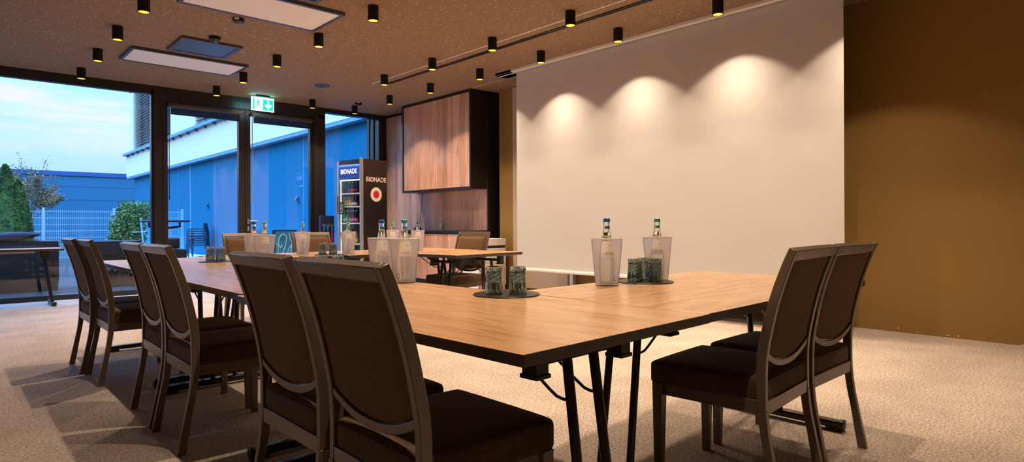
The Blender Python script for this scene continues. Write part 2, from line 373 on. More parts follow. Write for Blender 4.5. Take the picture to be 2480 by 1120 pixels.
M['ink'] = mat('ink', (0.05, 0.045, 0.05), 0.6)
M['tumbler'] = glass('smoked_glass', (0.40, 0.50, 0.49), 1.50)
M['tray'] = mat('slate_tray', (0.020, 0.018, 0.018), 0.35)
M['chrome'] = mat('chrome', (0.75, 0.75, 0.75), 0.18, metal=1.0)
M['steel'] = mat('brushed_steel', (0.55, 0.52, 0.50), 0.33, metal=1.0)
M['alu'] = mat('fridge_aluminium', (0.60, 0.56, 0.52), 0.35, metal=0.8)
M['fridge_black'] = mat('fridge_side', (0.014, 0.010, 0.012), 0.4)
M['letter'] = mat('letter_cream', (0.85, 0.78, 0.68), 0.6)
M['red'] = mat('logo_red', (0.62, 0.02, 0.025), 0.5)
M['fridge_in'] = mat('fridge_liner', (0.16, 0.21, 0.25), 0.5)
M['gold'] = emit('reflector_gold', (1.0, 0.40, 0.05), 2.2)
M['bulb'] = emit('lamp_disc', (1.0, 0.74, 0.36), 16.0)
M['magenta'] = mat('magenta_cloth', (0.42, 0.005, 0.14), 0.8)
M['navy'] = mat('navy_cloth', (0.010, 0.016, 0.07), 0.7)
# outdoors
M['facade_blue'] = mat('facade_blue', (0.0, 0.138, 0.235), 0.8, spec=0.15, var=0.05, vscale=3, stretch=(1, 6, 0.3))
M['facade_white'] = mat('facade_white', (0.90, 0.72, 0.52), 0.8, spec=0.2)
M['sill'] = mat('metal_sill', (0.12, 0.34, 0.50), 0.4, metal=0.3)
M['slat_out'] = mat('outdoor_slats', (0.40, 0.46, 0.48), 0.5)
M['dark_glass'] = mat('dark_window', (0.02, 0.035, 0.06), 0.15)
M['hall'] = mat('hall_cladding', (0.0, 0.115, 0.20), 0.6)
M['hall_trim'] = mat('hall_roof_trim', (0.01, 0.07, 0.20), 0.5)
M['patio'] = mat('patio_slabs', (0.022, 0.020, 0.020), 0.85, var=0.2, vscale=4)
M['pebbles'] = mat('white_pebbles', (0.75, 0.76, 0.74), 0.8, var=0.4, vscale=60, bump=0.9, bscale=50)
M['galv'] = mat('galvanised', (0.50, 0.68, 0.74), 0.4, metal=0.5)
M['thuja'] = mat('thuja_green', (0.11, 0.17, 0.035), 0.8, spec=0.2, col2=(0.03, 0.07, 0.018), vscale=6)
M['laurel'] = mat('laurel_green', (0.24, 0.30, 0.06), 0.6, spec=0.3, col2=(0.05, 0.13, 0.045), vscale=7)
M['leaf_pale'] = mat('autumn_leaf', (0.46, 0.30, 0.13), 0.8, spec=0.2, col2=(0.16, 0.12, 0.08), vscale=3)
M['bark'] = mat('bark', (0.10, 0.075, 0.06), 0.9)
M['wicker'] = wicker('wicker_brown', (0.030, 0.022, 0.016), (0.004, 0.003, 0.003))
M['wicker_blue'] = wicker('wicker_slate', (0.012, 0.055, 0.10), (0.004, 0.02, 0.04), sx=40)
M['cushion'] = mat('outdoor_cushion', (0.05, 0.045, 0.06), 0.9, bump=0.3, bscale=90)
M['bistro'] = mat('bistro_grey', (0.035, 0.035, 0.04), 0.45)
M['board_blue'] = mat('board_blue', (0.01, 0.22, 0.55), 0.5)
M['swirl'] = mat('board_swirl', (0.55, 0.72, 0.82), 0.6)

# ------------------------------------------------------------------ room shell
CZ = 3.19; WX = 6.61; WY = 10.70; BX = -2.4; BY = -2.6
struct('floor', MB().box(BX-.2, BY-.2, -0.15, 7.0, WY+.02, 0), M['carpet'], smooth=0)
struct('ceiling', MB().box(BX-.2, BY-.2, CZ, 7.0, WY+.10, CZ+.2), M['ceil'], smooth=0)
wr = MB().box(WX, BY, 0, WX+.2, 7.43, CZ)
for y, z, w, h in ((1.786,.038,.010,.010),(1.626,.020,.010,.008),(1.396,.020,.028,.006),(1.317,.022,.008,.014),(0.874,.006,.02,.008),(2.0,.09,.006,.004)):
    wr.box(WX-.002, y-w/2, z-h/2, WX+.01, y+w/2, z+h/2, 1)
struct('wall_right', wr, [M['wall_brown'], M['white']], smooth=0)
struct('wall_niche', MB().box(6.76, 7.40, 0, 6.95, WY+.1, CZ).box(WX+.2, 7.40, 0, 6.77, 7.43, CZ), M['black'], smooth=0)
struct('wall_back', MB().box(BX-.2, BY-.2, 0, 7.0, BY, CZ), M['wall_light'], smooth=0)
struct('wall_left', MB().box(BX-.2, BY, 0, BX, WY+.1, CZ), M['wall_light'], smooth=0)
# larch boards lining the niche behind the cabinets
struct('trim_1', MB().box(6.48, 7.60, 0, 6.535, 10.655, 3.14).box(6.48, 7.60, 3.14, 6.535, 10.655, CZ, 1), [M['cab_wood'], M['black']], smooth=0, label='larch boards lining the kitchen niche wall')
# beige wall panel and its pale end strip behind the screen
struct('trim_2', MB().box(6.55, 5.91, 0.06, WX, 7.05, 3.17), M['beige'], bevel=.003, label='beige wall panel behind the screen')
struct('trim_3', MB().box(6.54, 5.80, 0.06, WX, 5.86, 3.17), M['white'], bevel=.002, label='narrow white upright strip on the wall behind the screen')
struct('trim_4', MB().box(6.123, 6.45, CZ-.004, 6.135, 7.5, CZ+.01).box(6.12, 6.94, CZ-.004, 6.6, 6.952, CZ+.01).box(6.145, 6.45, CZ-.004, 6.155, 7.5, CZ+.01).box(6.12, 6.915, CZ-.004, 6.6, 6.925, CZ+.01), M['beige'], smooth=0, label='thin pale joint lines of a ceiling hatch')

# window wall: fixed glazing, double door, side glazing
FR0, FR1 = 10.66, 10.80
def pane(name, x0, x1, z0, z1, parent, y=10.72):
    p = MB().add([(x0,y,z0),(x1,y,z0),(x1,y,z1),(x0,y,z1)], [(0,1,2,3)]); return p.build(name, M['pane'], parent, smooth=0, fix=False)
w1 = struct('window_1', MB().box(BX, FR0, 0, 2.40, FR1, .07).box(BX, FR0, 3.11, 2.40, FR1, CZ).box(BX, FR0+.03, 3.06, 2.38, FR1-.02, 3.11).box(2.39, FR0-.02, 0, 2.455, FR1, CZ).box(2.36, FR0+.03, .07, 2.39, FR1-.02, 3.11).box(BX, FR0, .07, BX+.08, FR1, 3.11), M['frame_dark'], smooth=0)
pane('pane', BX+.08, 2.37, .07, 3.07, w1)
struct('trim_5', MB().box(2.455, FR0, 2.99, 5.17, FR1, CZ).box(2.455, FR0, 0, 2.50, FR1, 3.0).box(4.965, FR0-.02, 0, 5.06, FR1, 3.05).box(5.065, FR0, 0, 5.17, FR1, 3.05).box(2.455, FR0, 0, 5.17, FR1, .02), M['frame_dark'], bevel=.003, label='dark door surround of the glazed double door')
def door_leaf(name, x0, x1, g0, g1, gz):
    d = struct(name, MB().box(x0, FR0+.02, .02, g0, FR1-.03, 2.985).box(g1, FR0+.02, .02, x1, FR1-.03, 2.985).box(g0, FR0+.02, .02, g1, FR1-.03, .12).box(g0, FR0+.02, gz, g1, FR1-.03, 2.985), M['frame_dark'], bevel=.003)
    pane('pane', g0, g1, .12, gz, d); return d
d1 = door_leaf('door_1', 2.505, 3.755, 2.585, 3.655, 2.90)
d2 = door_leaf('door_2', 3.76, 4.96, 3.845, 4.905, 2.90)
h = MB(); h.rbox((3.80, FR0+.012, 1.10), (.035, .014, .075), .006, 5); h.cyl((3.80, FR0+.01, 1.11), (3.80, FR0-.05, 1.11), .011, 12); h.tube([(3.80, FR0-.05, 1.11), (3.83, FR0-.055, 1.11), (3.935, FR0-.055, 1.108)], .0105, 12)
h.build('door_handle', M['steel'], d2)
h = MB(); h.rbox((3.80, FR0+.012, 0.98), (.035, .014, .075), .006, 5); h.cyl((3.80, FR0+.006, .985), (3.80, FR0-.004, .985), .009, 12); h.build('lock_plate', M['steel'], d2)
w2 = struct('window_2', MB().box(5.17, FR0, 3.11, 6.75, FR1, CZ).box(5.17, FR0, 0, 6.75, FR1, .07).box(5.17, FR0+.02, .07, 5.20, FR1, 3.11).box(6.12, FR0+.04, .07, 6.15, FR1-.02, 3.11).box(6.21, FR0+.03, .07, 6.25, FR1-.02, 3.11).box(6.32, FR0+.01, .07, 6.42, FR1, 3.11).box(6.42, FR0-.002, 0, 6.75, FR1, CZ), M['frame_dark'], smooth=0)
pane('pane', 5.19, 6.33, .07, 3.11, w2)

def blind(x0, x1, label):
    t = thing('venetian_blind', label, 'blind', (x0, 10.62, 2.88), 0, 'raised blinds on the glass door')
    L = x1-x0
    MB().rbox((L/2, 0, .035), (L, .05, .07), .012, 5).box(0, -.027, .028, L, -.022, .034).build('headrail', M['headrail'], t, bevel=.002)
    s = MB()
    for i in range(16): s.box(.04, -.018, -.098+.006*i, L-.04, .018, -.0955+.006*i)
    s.box(.04, -.016, -.108, L-.04, .016, -.099); s.build('slat_stack', M['slat_dark'], t, smooth=0)
    for q in (.04, .28, .5, .72, .97): MB().cyl((L*q, -.026, -.004), (L*q, -.026, .008), .004, 6).build('cord_clip', M['chrome'], t)
    MB().cyl((.012, -.012, -1.38), (.012, -.012, 0), .006, 8).cyl((.012, -.012, -1.44), (.012, -.012, -1.38), .009, 8).build('wand', M['frame_dark'] if x0 < 3 else M['alu'], t)
    return t
blind(2.575, 3.685, 'raised venetian blind over the left leaf of the glass door')
blind(3.84, 4.93, 'raised venetian blind over the right leaf of the glass door')

# ------------------------------------------------------------------ ceiling fittings
SPR = .052; SPH = .147
def make_spot(label, loc, group):
    t = thing('ceiling_spotlight', label, 'ceiling light', loc, 0, group)
    MB().lathe([(0, 0), (SPR, 0), (SPR, -SPH), (SPR-.006, -SPH), (SPR-.006, -SPH+.012), (SPR-.012, -SPH+.012), (0, -SPH+.05)][:5]+[(SPR-.006, -.03), (0, -.03)], 28).build('housing', M['lamp_black'], t)
    MB().lathe([(SPR-.0062, -SPH+.004), (.030, -SPH+.030), (.020, -SPH+.034)], 28).build('reflector', M['gold'], t, fix=False)
    MB().lathe([(.021, -SPH+.033), (0, -SPH+.033)], 20).build('bulb', M['bulb'], t, fix=False)
    return t
def lamp_data(name, watt, size, blend):
    l = bpy.data.lights.new(name, 'SPOT'); l.energy = watt; l.color = WARM; l.spot_size = math.radians(size); l.spot_blend = blend; l.shadow_soft_size = 0.016; return l
LAMPS = [lamp_data('spot_lamp_core', CORE_W, 100, 1.0), lamp_data('spot_lamp_spill', SPILL_W, 104, 0.22)]
ordn = ['first', 'second', 'third', 'fourth', 'fifth', 'sixth', 'seventh', 'eighth', 'ninth', 'tenth', 'eleventh']
ROWS = [(1.395, 'row left of the light panels', [10.11, 8.90, 7.745, 6.575, 5.39, 3.01, 1.82, .64]),
        (3.118, 'row right of the light panels', [10.07, 8.915, 7.73, 6.555, 5.36, 4.17, 2.99, 1.80]),
        (4.672, 'row along the ceiling track', [10.075, 7.73, 6.55, 5.362, 4.16, 2.98, 1.80, .62]),
        (5.482, 'row before the cabinet and screen', [10.09, 8.906, 7.74, 6.56, 5.374, 4.18, 2.99, 1.81])]
first = None
for X, words, ys in ROWS:
    for i, y in enumerate(ys):
        lab = 'black ceiling spotlight, %s from the windows, %s' % (ordn[i], words)
        if first is None: s = first = make_spot(lab, (X, y, CZ), 'black cylinder ceiling spotlights')
        else: s = dup(first, (X, y, CZ), 0, lab, 'black cylinder ceiling spotlights')
        for ld in LAMPS: lo = bpy.data.objects.new(ld.name, ld); COL.objects.link(lo); lo.parent = s; lo.location = (0, 0, -SPH+.028)

def light_panel(x0, x1, y0, y1, label):
    t = thing('light_panel', label, 'ceiling light', ((x0+x1)/2, (y0+y1)/2, CZ), 0, 'white ceiling light panels')
    a, b = (x1-x0)/2, (y1-y0)/2; w = .035
    MB().box(-a,-b,-.035,a,-b+w,0).box(-a,b-w,-.035,a,b,0).box(-a,-b+w,-.035,-a+w,b-w,0).box(a-w,-b+w,-.035,a,b-w,0).build('frame', M['grille'], t, bevel=.002)
    MB().box(-a+w,-b+w,-.028,a-w,b-w,-.004).build('diffuser', M['diffuser'], t, smooth=0)
light_panel(1.66, 3.02, 8.44, 9.14, 'white black-framed ceiling light panel nearer the windows')
light_panel(1.64, 3.00, 5.71, 6.43, 'white black-framed ceiling light panel at the top edge of the photo')
def speaker_panel(x0, x1, y0, y1, label):
    t = thing('speaker_panel', label, 'speaker', ((x0+x1)/2, (y0+y1)/2, CZ), 0, 'square dark ceiling panels')
    a, b = (x1-x0)/2, (y1-y0)/2; w = .05
    MB().box(-a,-b,-.03,a,-b+w,0).box(-a,b-w,-.03,a,b,0).box(-a,-b+w,-.03,-a+w,b-w,0).box(a-w,-b+w,-.03,a,b-w,0).build('frame', M['headrail'], t, bevel=.002)
    MB().box(-a+w,-b+w,-.024,a-w,b-w,-.004).build('grille', M['grille'], t, smooth=0)
speaker_panel(1.995, 2.66, 7.61, 8.28, 'square dark blue ceiling panel between the two white light panels')
speaker_panel(1.995, 2.65, 4.90, 5.60, 'square dark ceiling panel cut off at the top edge of the photo')
t = thing('smoke_detector', 'round black smoke detector with paper sticker beside the large light panel', 'smoke detector', (2.267, 6.615, CZ))
MB().lathe([(0,0),(.058,0),(.060,-.018),(.054,-.040),(.045,-.046),(0,-.046)], 24).build('body', M['black_semi'], t)
MB().box(-.02, -.062, -.03, .025, -.0585, -.004, M=Matrix.Rotation(math.radians(-38), 4, 'Z')).build('sticker', M['letter'], t, smooth=0)
t = thing('motion_sensor', 'dark dome motion sensor in front of the square dark ceiling panel', 'sensor', (2.287, 7.44, CZ))
MB().lathe([(0,0),(.062,0),(.062,-.030),(.052,-.036)], 24).build('base', M['lamp_black'], t)
MB().lathe([(.052,-.034),(.044,-.056),(.026,-.074),(0,-.080)], 20).build('dome', M['grille'], t)
t = thing('presence_sensor', 'small black ceiling sensor beside the spotlight near the drinks fridge', 'sensor', (5.40, 9.80, CZ))
MB().lathe([(0,0),(.060,0),(.060,-.030),(.03,-.042),(0,-.044)], 20).build('body', M['lamp_black'], t)
MB().box(-.01, -.064, -.012, .03, -.058, 0, M=Matrix.Rotation(math.radians(-40), 4, 'Z')).build('sticker', M['letter'], t, smooth=0)
tag(MB().lathe([(0,.0),(.122,0),(.125,-.006),(.115,-.010),(0,-.008)], 32).build('ceiling_speaker', M['grille']), 'flat round black ceiling speaker right of the exit sign', 'speaker').location = (4.305, 8.95, CZ)
t = thing('ceiling_track', 'long black slotted track with a thin white line along the ceiling', 'track', (4.99, 2.6, CZ))
MB().box(-.028, -.9, -.012, -.010, 5.53, 0).box(.010, -.9, -.012, .028, 5.53, 0).box(-.010, -.9, -.005, .010, 5.53, 0).build('rail', M['black_semi'], t, smooth=0)
MB().box(-.180, -.9, -.006, -.166, 5.72, 0).build('white_line', M['white'], t, smooth=0)

# exit sign
M['ex_white'] = emit('sign_white', (0.72, 1.0, 0.92), 2.6); M['ex_green'] = emit('sign_green', (0.0, 0.62, 0.42), 1.3)
M['ex_strip'] = emit('sign_strip', (0.10, 0.72, 0.85), 26.0)
t = thing('exit_sign', 'lit green and white exit sign with running man and down arrow', 'exit sign', (3.90, 10.27, CZ))
MB().box(-.115, -.02, -.035, .115, .02, 0).build('bracket', M['grille'], t, bevel=.003)
MB().box(-.183, -.014, -.050, .183, .014, -.044).build('light_strip', M['ex_strip'], t, smooth=0)
MB().box(-.185, -.008, -.265, .185, .008, -.048).build('panel', M['ex_white'], t, smooth=0)
g = MB(); yy = -.0088
def sq(pts): g.prism(pts, yy-.0015, yy+.001)
sq([(-.168,-.25),(-.140,-.25),(-.140,-.062),(-.168,-.062)])
g.build('green_door', M['ex_green'], t, smooth=0); g = MB()
sq([(.0,-.247),(.170,-.247),(.170,-.068),(.0,-.068)])
g.build('green_field', M['ex_green'], t, smooth=0)
g = MB(); yy = -.0108
sq([(.072,-.085),(.100,-.085),(.100,-.165),(.118,-.150),(.140,-.150),(.140,-.172),(.086,-.230),(.032,-.172),(.032,-.150),(.054,-.150),(.072,-.165)])
g.build('arrow', M['ex_white'], t, smooth=0)
g = MB(); yy = -.0095
def stroke(x0, z0, x1, z1, w):
    d = Vector((x1-x0, z1-z0)).normalized(); n = Vector((-d.y, d.x))*w/2
    sq([(x0+n.x,z0+n.y),(x1+n.x,z1+n.y),(x1-n.x,z1-n.y),(x0-n.x,z0-n.y)])
sq([(-.062+.012*math.cos(a*PI/5), -.082+.012*math.sin(a*PI/5)) for a in range(10)])
stroke(-.070,-.100,-.085,-.160,.026); stroke(-.070,-.105,-.040,-.130,.010); stroke(-.040,-.130,-.030,-.115,.009); stroke(-.078,-.103,-.108,-.125,.010); stroke(-.108,-.125,-.112,-.150,.009)
stroke(-.080,-.158,-.055,-.185,.014); stroke(-.055,-.185,-.050,-.225,.012); stroke(-.088,-.158,-.100,-.195,.014); stroke(-.100,-.195,-.130,-.212,.012)
g.build('running_man', M['ex_green'], t, smooth=0)

# ------------------------------------------------------------------ projection screen
t = thing('projection_screen', 'large white projection screen pulled down in front of the brown wall', 'screen', (5.9, 4.13, 0))
MB().box(-.085, -2.35, 3.155, -.02, 2.49, CZ-.001).box(.01, -2.35, 3.155, .14, 2.49, CZ-.001).box(-.085, 2.16, 3.155, .14, 2.49, CZ-.001).box(-.085, -2.35, 3.155, .14, -2.14, CZ-.001).build('cassette', M['white'], t, bevel=.002)
fab = MB(); ny = 24
for i in range(ny):
    y0, y1 = -2.12+4.255*i/ny, -2.12+4.255*(i+1)/ny
    fab.add([(0,y0,.43),(0,y1,.43),(0,y1,3.18),(0,y0,3.18),(.003,y0,.43),(.003,y1,.43),(.003,y1,3.18),(.003,y0,3.18)], [(0,1,2,3),(7,6,5,4)])
fab.build('fabric', M['screen'], t, smooth=0, fix=False)
MB().rbox((0, .02, .412), (.03, 4.36, .042), .008, 4).build('bottom_bar', M['white'], t)

# ------------------------------------------------------------------ kitchen corner
KX, KY0, KY1 = 6.14, 7.585, 9.56
t = thing('wall_cabinet', 'black wall cabinet with larch doors high on the kitchen niche wall', 'cabinet', (KX, KY0, 1.605))
D = KY1-KY0; HH = CZ-1.605
MB().box(0, 0, 0, .335, .035, HH).box(0, D-.035, 0, .335, D, HH).box(0, .035, 0, .335, D-.035, .031).box(0, .035, HH-.045, .335, D-.035, HH).box(.31, .035, .031, .335, D-.035, HH-.045).build('carcass', M['black'], t, smooth=0)
for a, b in ((.038, .507), (.511, .970), (.974, 1.44), (1.444, D-.038)):
    MB().box(.012, a, .034, .034, b, HH-.048).build('door', M['cab_wood'], t, bevel=.0015)
t = thing('base_cabinet', 'low larch-fronted cabinet with black worktop under the wall cabinet', 'cabinet', (KX, KY0, 0))
MB().box(.03, 0, .08, .335, D, .89).build('carcass', M['black'], t, smooth=0)
MB().box(.06, .02, 0, .33, D, .08).build('plinth', M['black'], t, smooth=0)
MB().box(-.01, 0, .89, .335, D, .935).build('worktop', M['black_semi'], t, bevel=.002)
for a, b in ((.30, .72), (.724, 1.14), (1.144, 1.56), (1.564, D-.005)):
    MB().box(.006, a, .09, .03, b, .872).build('door', M['cab_wood'], t, bevel=.0015)
tag(MB().box(6.48, KY0-.02, 0, 6.755, KY0-.003, CZ).box(6.30, KY0-.02, 0, 6.48, KY0-.003, .935).build('end_panel', M['black'], smooth=0), 'tall black side panel closing the right end of the kitchen niche', 'panel')
tag(MB().lathe([(0,0),(.040,0),(.048,.118),(.046,.118),(.039,.004),(0,.004)], 24).build('steel_cup', M['steel']), 'steel cup on the black worktop under the wall cabinet', 'cup').location = (6.33, 8.62, .935)
t = thing('charger', 'small black charger with hanging cable at the left end of the worktop', 'charger', (6.36, 9.40, .935))
MB().rbox((0, 0, .025), (.07, .16, .05), .012, 5).rbox((0, .03, .06), (.04, .07, .03), .01, 4).build('body', M['plastic_black'], t)
MB().tube([(.02, .02, .06), (.06, .03, .12), (.09, .02, .30), (.105, .015, .5), (.108, .01, .67)], .005, 6).build('cable', M['plastic_black'], t)
# white drawer unit
t = thing('drawer_unit', 'white drawer unit with a dark handle groove standing by the brown wall', 'drawer unit', (6.48, 7.14, 0), PI/2)
MB().box(.02, 0, .06, .40, .55, .775).build('carcass', M['white'], t, bevel=.002)
MB().box(0, -.004, .775, .40, .554, .81).box(.0, 0, .705, .02, .55, .775).build('top', M['white'], t, bevel=.002)
MB().box(0, 0, .40, .02, .55, .665).build('drawer', M['white'], t, bevel=.002)
MB().box(0, 0, .09, .02, .55, .394).build('drawer', M['white'], t, bevel=.002)
MB().box(.018, .004, .665, .024, .546, .705).build('handle_groove', M['black'], t, smooth=0)
MB().box(.03, .02, 0, .39, .53, .06).build('plinth', M['black'], t, smooth=0)
# notched beige bin
t = thing('paper_bin', 'small beige ribbed bin with a notched rim before the white drawer unit', 'bin', (6.06, 6.97, 0))
b = MB()
for i in range(14):
    b.box(-.13, -.13, .03*i, .13, .13, .03*i+.026); b.box(-.127, -.127, .03*i+.026, .127, .127, .03*i+.03)
for k in range(9):
    q = -.13+.26*k/9
    b.box(q, -.13, .42, q+.016, -.125, .45).box(q, .125, .42, q+.016, .13, .45).box(-.13, q, .42, -.125, q+.016, .45).box(.125, q, .42, .13, q+.016, .45)
b.build('body', M['beige'], t, smooth=0)

# drinks fridge
def text_mesh(body, size, bold=.006, ext=.001):
    cu = bpy.data.curves.new('txt', 'FONT'); cu.body = body; cu.size = size; cu.offset = bold; cu.extrude = ext; cu.align_x = 'CENTER'; cu.align_y = 'CENTER'
    o = bpy.data.objects.new('txt', cu); COL.objects.link(o)
    dg = bpy.context.evaluated_depsgraph_get(); dg.update()
    me = bpy.data.meshes.new_from_object(o.evaluated_get(dg)); bpy.data.objects.remove(o); bpy.data.curves.remove(cu); return me
def text_part(name, body, size, material, parent, Mx, bold=.006, sx=1.0):
    me = text_mesh(body, size, bold); me.materials.clear(); me.materials.append(material)
    for v in me.vertices: v.co.x *= sx
    o = bpy.data.objects.new(name, me); COL.objects.link(o); o.parent = parent; o.matrix_basis = Mx; return o
th = math.radians(11)
FRID = thing('drinks_fridge', 'tall black drinks fridge with glass door and lit blue header', 'fridge', (5.225, 9.40, 0), th)
t = FRID; SW, FD, FH = .575, .65, 2.165        # local x: depth of side, y: width of the front (door faces -x)
MB().box(.05, 0, .03, SW, .02, FH).box(.05, FD-.02, .03, SW, FD, FH).box(SW-.02, .02, .03, SW, FD-.02, FH).box(.05, .02, FH-.03, SW, FD-.02, FH).box(.05, .02, .03, SW, FD-.02, .40).build('cabinet', M['fridge_black'], t, smooth=0)
MB().box(.06, .02, .30, .075, .028, 1.84).box(.06, FD-.028, .30, SW-.03, FD-.02, 1.84).box(SW-.03, .02, .30, SW-.022, FD-.02, 1.84).box(.06, .02, .40, SW-.03, FD-.02, .41).box(.075, .02, .30, SW-.03, .026, 1.84).build('liner', M['fridge_in'], t, smooth=0)
MB().rbox((.025, .028, FH/2+.015), (.055, .056, FH-.01), .015, 5).rbox((.025, FD-.028, FH/2), (.055, .056, FH-.03), .015, 5).build('door_frame', M['alu'], t)
MB().box(.0, .056, 2.075, .05, FD-.056, FH-.02).build('top_cap', M['navy'], t, smooth=0)
m, nt, bs, out = node_mat('header_lit'); N, Lk = nt.nodes, nt.links
tc = N.new('ShaderNodeTexCoord'); sp = N.new('ShaderNodeSeparateXYZ'); Lk.new(tc.outputs['Object'], sp.inputs[0])
mr = N.new('ShaderNodeMapRange'); mr.inputs['From Min'].default_value = 1.845; mr.inputs['From Max'].default_value = 2.078; Lk.new(sp.outputs[2], mr.inputs[0])
cr = N.new('ShaderNodeValToRGB'); e = cr.color_ramp.elements; e[0].color = (0.004, 0.03, 0.20, 1); e[1].color = (0.35, 0.62, 1.0, 1); k = e.new(.80); k.color = (0.01, 0.06, 0.42, 1); Lk.new(mr.outputs[0], cr.inputs[0])
Lk.new(cr.outputs[0], bs.inputs['Emission Color']); bs.inputs['Emission Strength'].default_value = 0.9; bs.inputs['Base Color'].default_value = (0.004, 0.02, 0.10, 1)
M['header'] = m
MB().box(-.002, .056, 1.845, .05, FD-.056, 2.078).build('header', M['header'], t, smooth=0)
M['letter_lit'] = emit('letter_lit', (0.95, 0.95, 0.9), 0.75)
Rf = Matrix(((0, 0, -1, 0), (-1, 0, 0, 0), (0, 1, 0, 0), (0, 0, 0, 1)))     # text facing -x (reads from the door side)
OF = text_part('lettering', 'BIONADE', .115, M['letter_lit'], t, Matrix.Translation((-.006, FD/2, 1.955)) @ Rf, .0015, .86)
Rs = Matrix(((1, 0, 0, 0), (0, 0, -1, 0), (0, 1, 0, 0), (0, 0, 0, 1)))      # text facing -y
OS = text_part('lettering', 'BIONADE', .115, M['letter'], t, Matrix.Translation((.325, -.003, 1.815)) @ Rs, .0015, .92)
def letter_centre(o, k):
    me = o.data; par = list(range(len(me.vertices)))
    def fd(a):
        while par[a] != a: par[a] = par[par[a]]; a = par[a]
        return a
    for e in me.edges: par[fd(e.vertices[0])] = fd(e.vertices[1])
    g = {}
    for v in me.vertices: g.setdefault(fd(v.index), []).append(v.co)
    big = {}
    boxes = sorted([(min(c.x for c in q), max(c.x for c in q), min(c.y for c in q), max(c.y for c in q)) for q in g.values()])
    out = []
    for b in boxes:
        if out and b[0] < out[-1][1]-.001: out[-1] = (out[-1][0], max(out[-1][1], b[1]), min(out[-1][2], b[2]), max(out[-1][3], b[3]))
        else: out.append(b)
    b = out[k]; return Vector(((b[0]+b[1])/2, (b[2]+b[3])/2, .001))
for o_, r_ in ((OS, .021), (OF, .021)):
    c_ = letter_centre(o_, 2)
    MB().lathe([(0, 0), (r_, 0), (r_, .0025), (0, .0025)], 20).build('letter_dot', M['red'], t).matrix_basis = o_.matrix_basis @ Matrix.Translation(c_)
MB().lathe([(0, 0), (.125, 0), (.125, .003), (0, .003)], 36).build('emblem_ring', M['letter'], t).matrix_basis = Matrix.Translation((.325, 0, 1.56)) @ Matrix.Rotation(PI/2, 4, 'X')
MB().lathe([(0, 0), (.066, 0), (.066, .003), (0, .003)], 36).build('emblem_dot', M['red'], t).matrix_basis = Matrix.Translation((.325, -.003, 1.56)) @ Matrix.Rotation(PI/2, 4, 'X')
MB().box(-.03, FD-.03, 1.23, 0, FD-.012, 1.55).build('handle', M['alu'], t, bevel=.004)
M['led'] = emit('fridge_led', (0.55, 0.92, 1.0), 2.6)
MB().box(.040, FD-.064, .40, .046, FD-.056, 1.82).box(.055, .06, 1.805, .07, FD-.06, 1.825).build('led_strip', M['led'], t, smooth=0)
MB().add([(.03, .056, .12), (.03, FD-.056, .12), (.03, FD-.056, 1.84), (.03, .056, 1.84)], [(0, 1, 2, 3)]).build('glass_door', pane_mat('fridge_glass', (.97, .99, .99), 0.8, 0.05), t, smooth=0, fix=False)
SH = [(1.59,), (1.36,), (1.07,), (.71,)]
for (z,) in SH: MB().box(.065, .026, z-.02, SW-.04, FD-.028, z).build('shelf', M['white'], t, bevel=.002)
MB().box(-.001, .46, 1.22, .004, .60, 1.435).build('notice', M['plastic_black'], t, smooth=0)
nl = MB()
for k in range(7): nl.box(-.002, .485 if k % 3 else .50, 1.25+.024*k, -.001, .575, 1.258+.024*k)
nl.build('notice_text', M['letter'], t, smooth=0)
# bottles inside the fridge
def small_bottle(label, loc, body, cap, lab, group, hh=.235):
    o = thing('drink_bottle', label, 'bottle', loc, 0, group)
    s = hh/.235
    MB().lathe([(0,0),(.028,0),(.030,.01),(.030,.11*s),(.024,.145*s),(.012,.175*s),(.012,.222*s),(0,.222*s)], 16).build('body', body, o)
    MB().lathe([(.0305,.03*s),(.0305,.09*s)], 16).build('paper_label', lab, o, fix=False)
    MB().lathe([(.0135,.212*s),(.0135,hh),(0,hh)], 14).build('cap', cap, o)
    return o
cola = mat('cola', (.03, .012, .010), .15); orange = mat('orange_juice', (.75, .28, .02), .25); pine = mat('apple_juice', (.40, .42, .05), .25); berry = mat('berry_drink', (.12, .015, .05), .2); greenb = mat('green_bottle', (.05, .28, .12), .2); amber = mat('amber_drink', (.55, .20, .02), .25)
lred = mat('red_label', (.62, .05, .06), .5); lwhite = mat('white_bottle_label', (.75, .75, .70), .5); lpink = mat('pink_label', (.68, .22, .32), .5); lmint = mat('mint_label', (.30, .65, .48), .5); lyel = mat('yellow_label', (.80, .60, .15), .5)
R11 = Matrix.Rotation(th, 3, 'Z')
def fr_pt(x, y, z): p = R11 @ Vector((x, y, 0)); return (5.225+p.x, 9.40+p.y, z)
def row(ys, z, specs, shelf, hh):
    n = len(ys)
    for i, (y, sp_) in enumerate(zip(ys, specs)):
        body, cap, lab, words = sp_
        small_bottle('%s, %s from left, %s fridge shelf' % (words, ordn[i], shelf), fr_pt(.12, y, z), body, cap, lab, 'bottles on the %s shelf of the drinks fridge' % shelf, hh)
A = (cola, lred, lred, 'dark cola bottle with a red label')
row([.455, .367, .279], 1.59, [A, A, A], 'top', .20)
row([.60, .54, .48, .42, .355, .29], 1.36, [(pine, lred, lwhite, 'green juice bottle with a red cap'), (pine, lred, lmint, 'green juice bottle with a mint label'), (orange, lred, lyel, 'orange juice bottle'), (orange, lred, lyel, 'orange juice bottle'), (berry, lred, lwhite, 'dark berry juice bottle'), (berry, lred, lwhite, 'dark berry juice bottle')], 'second', .175)
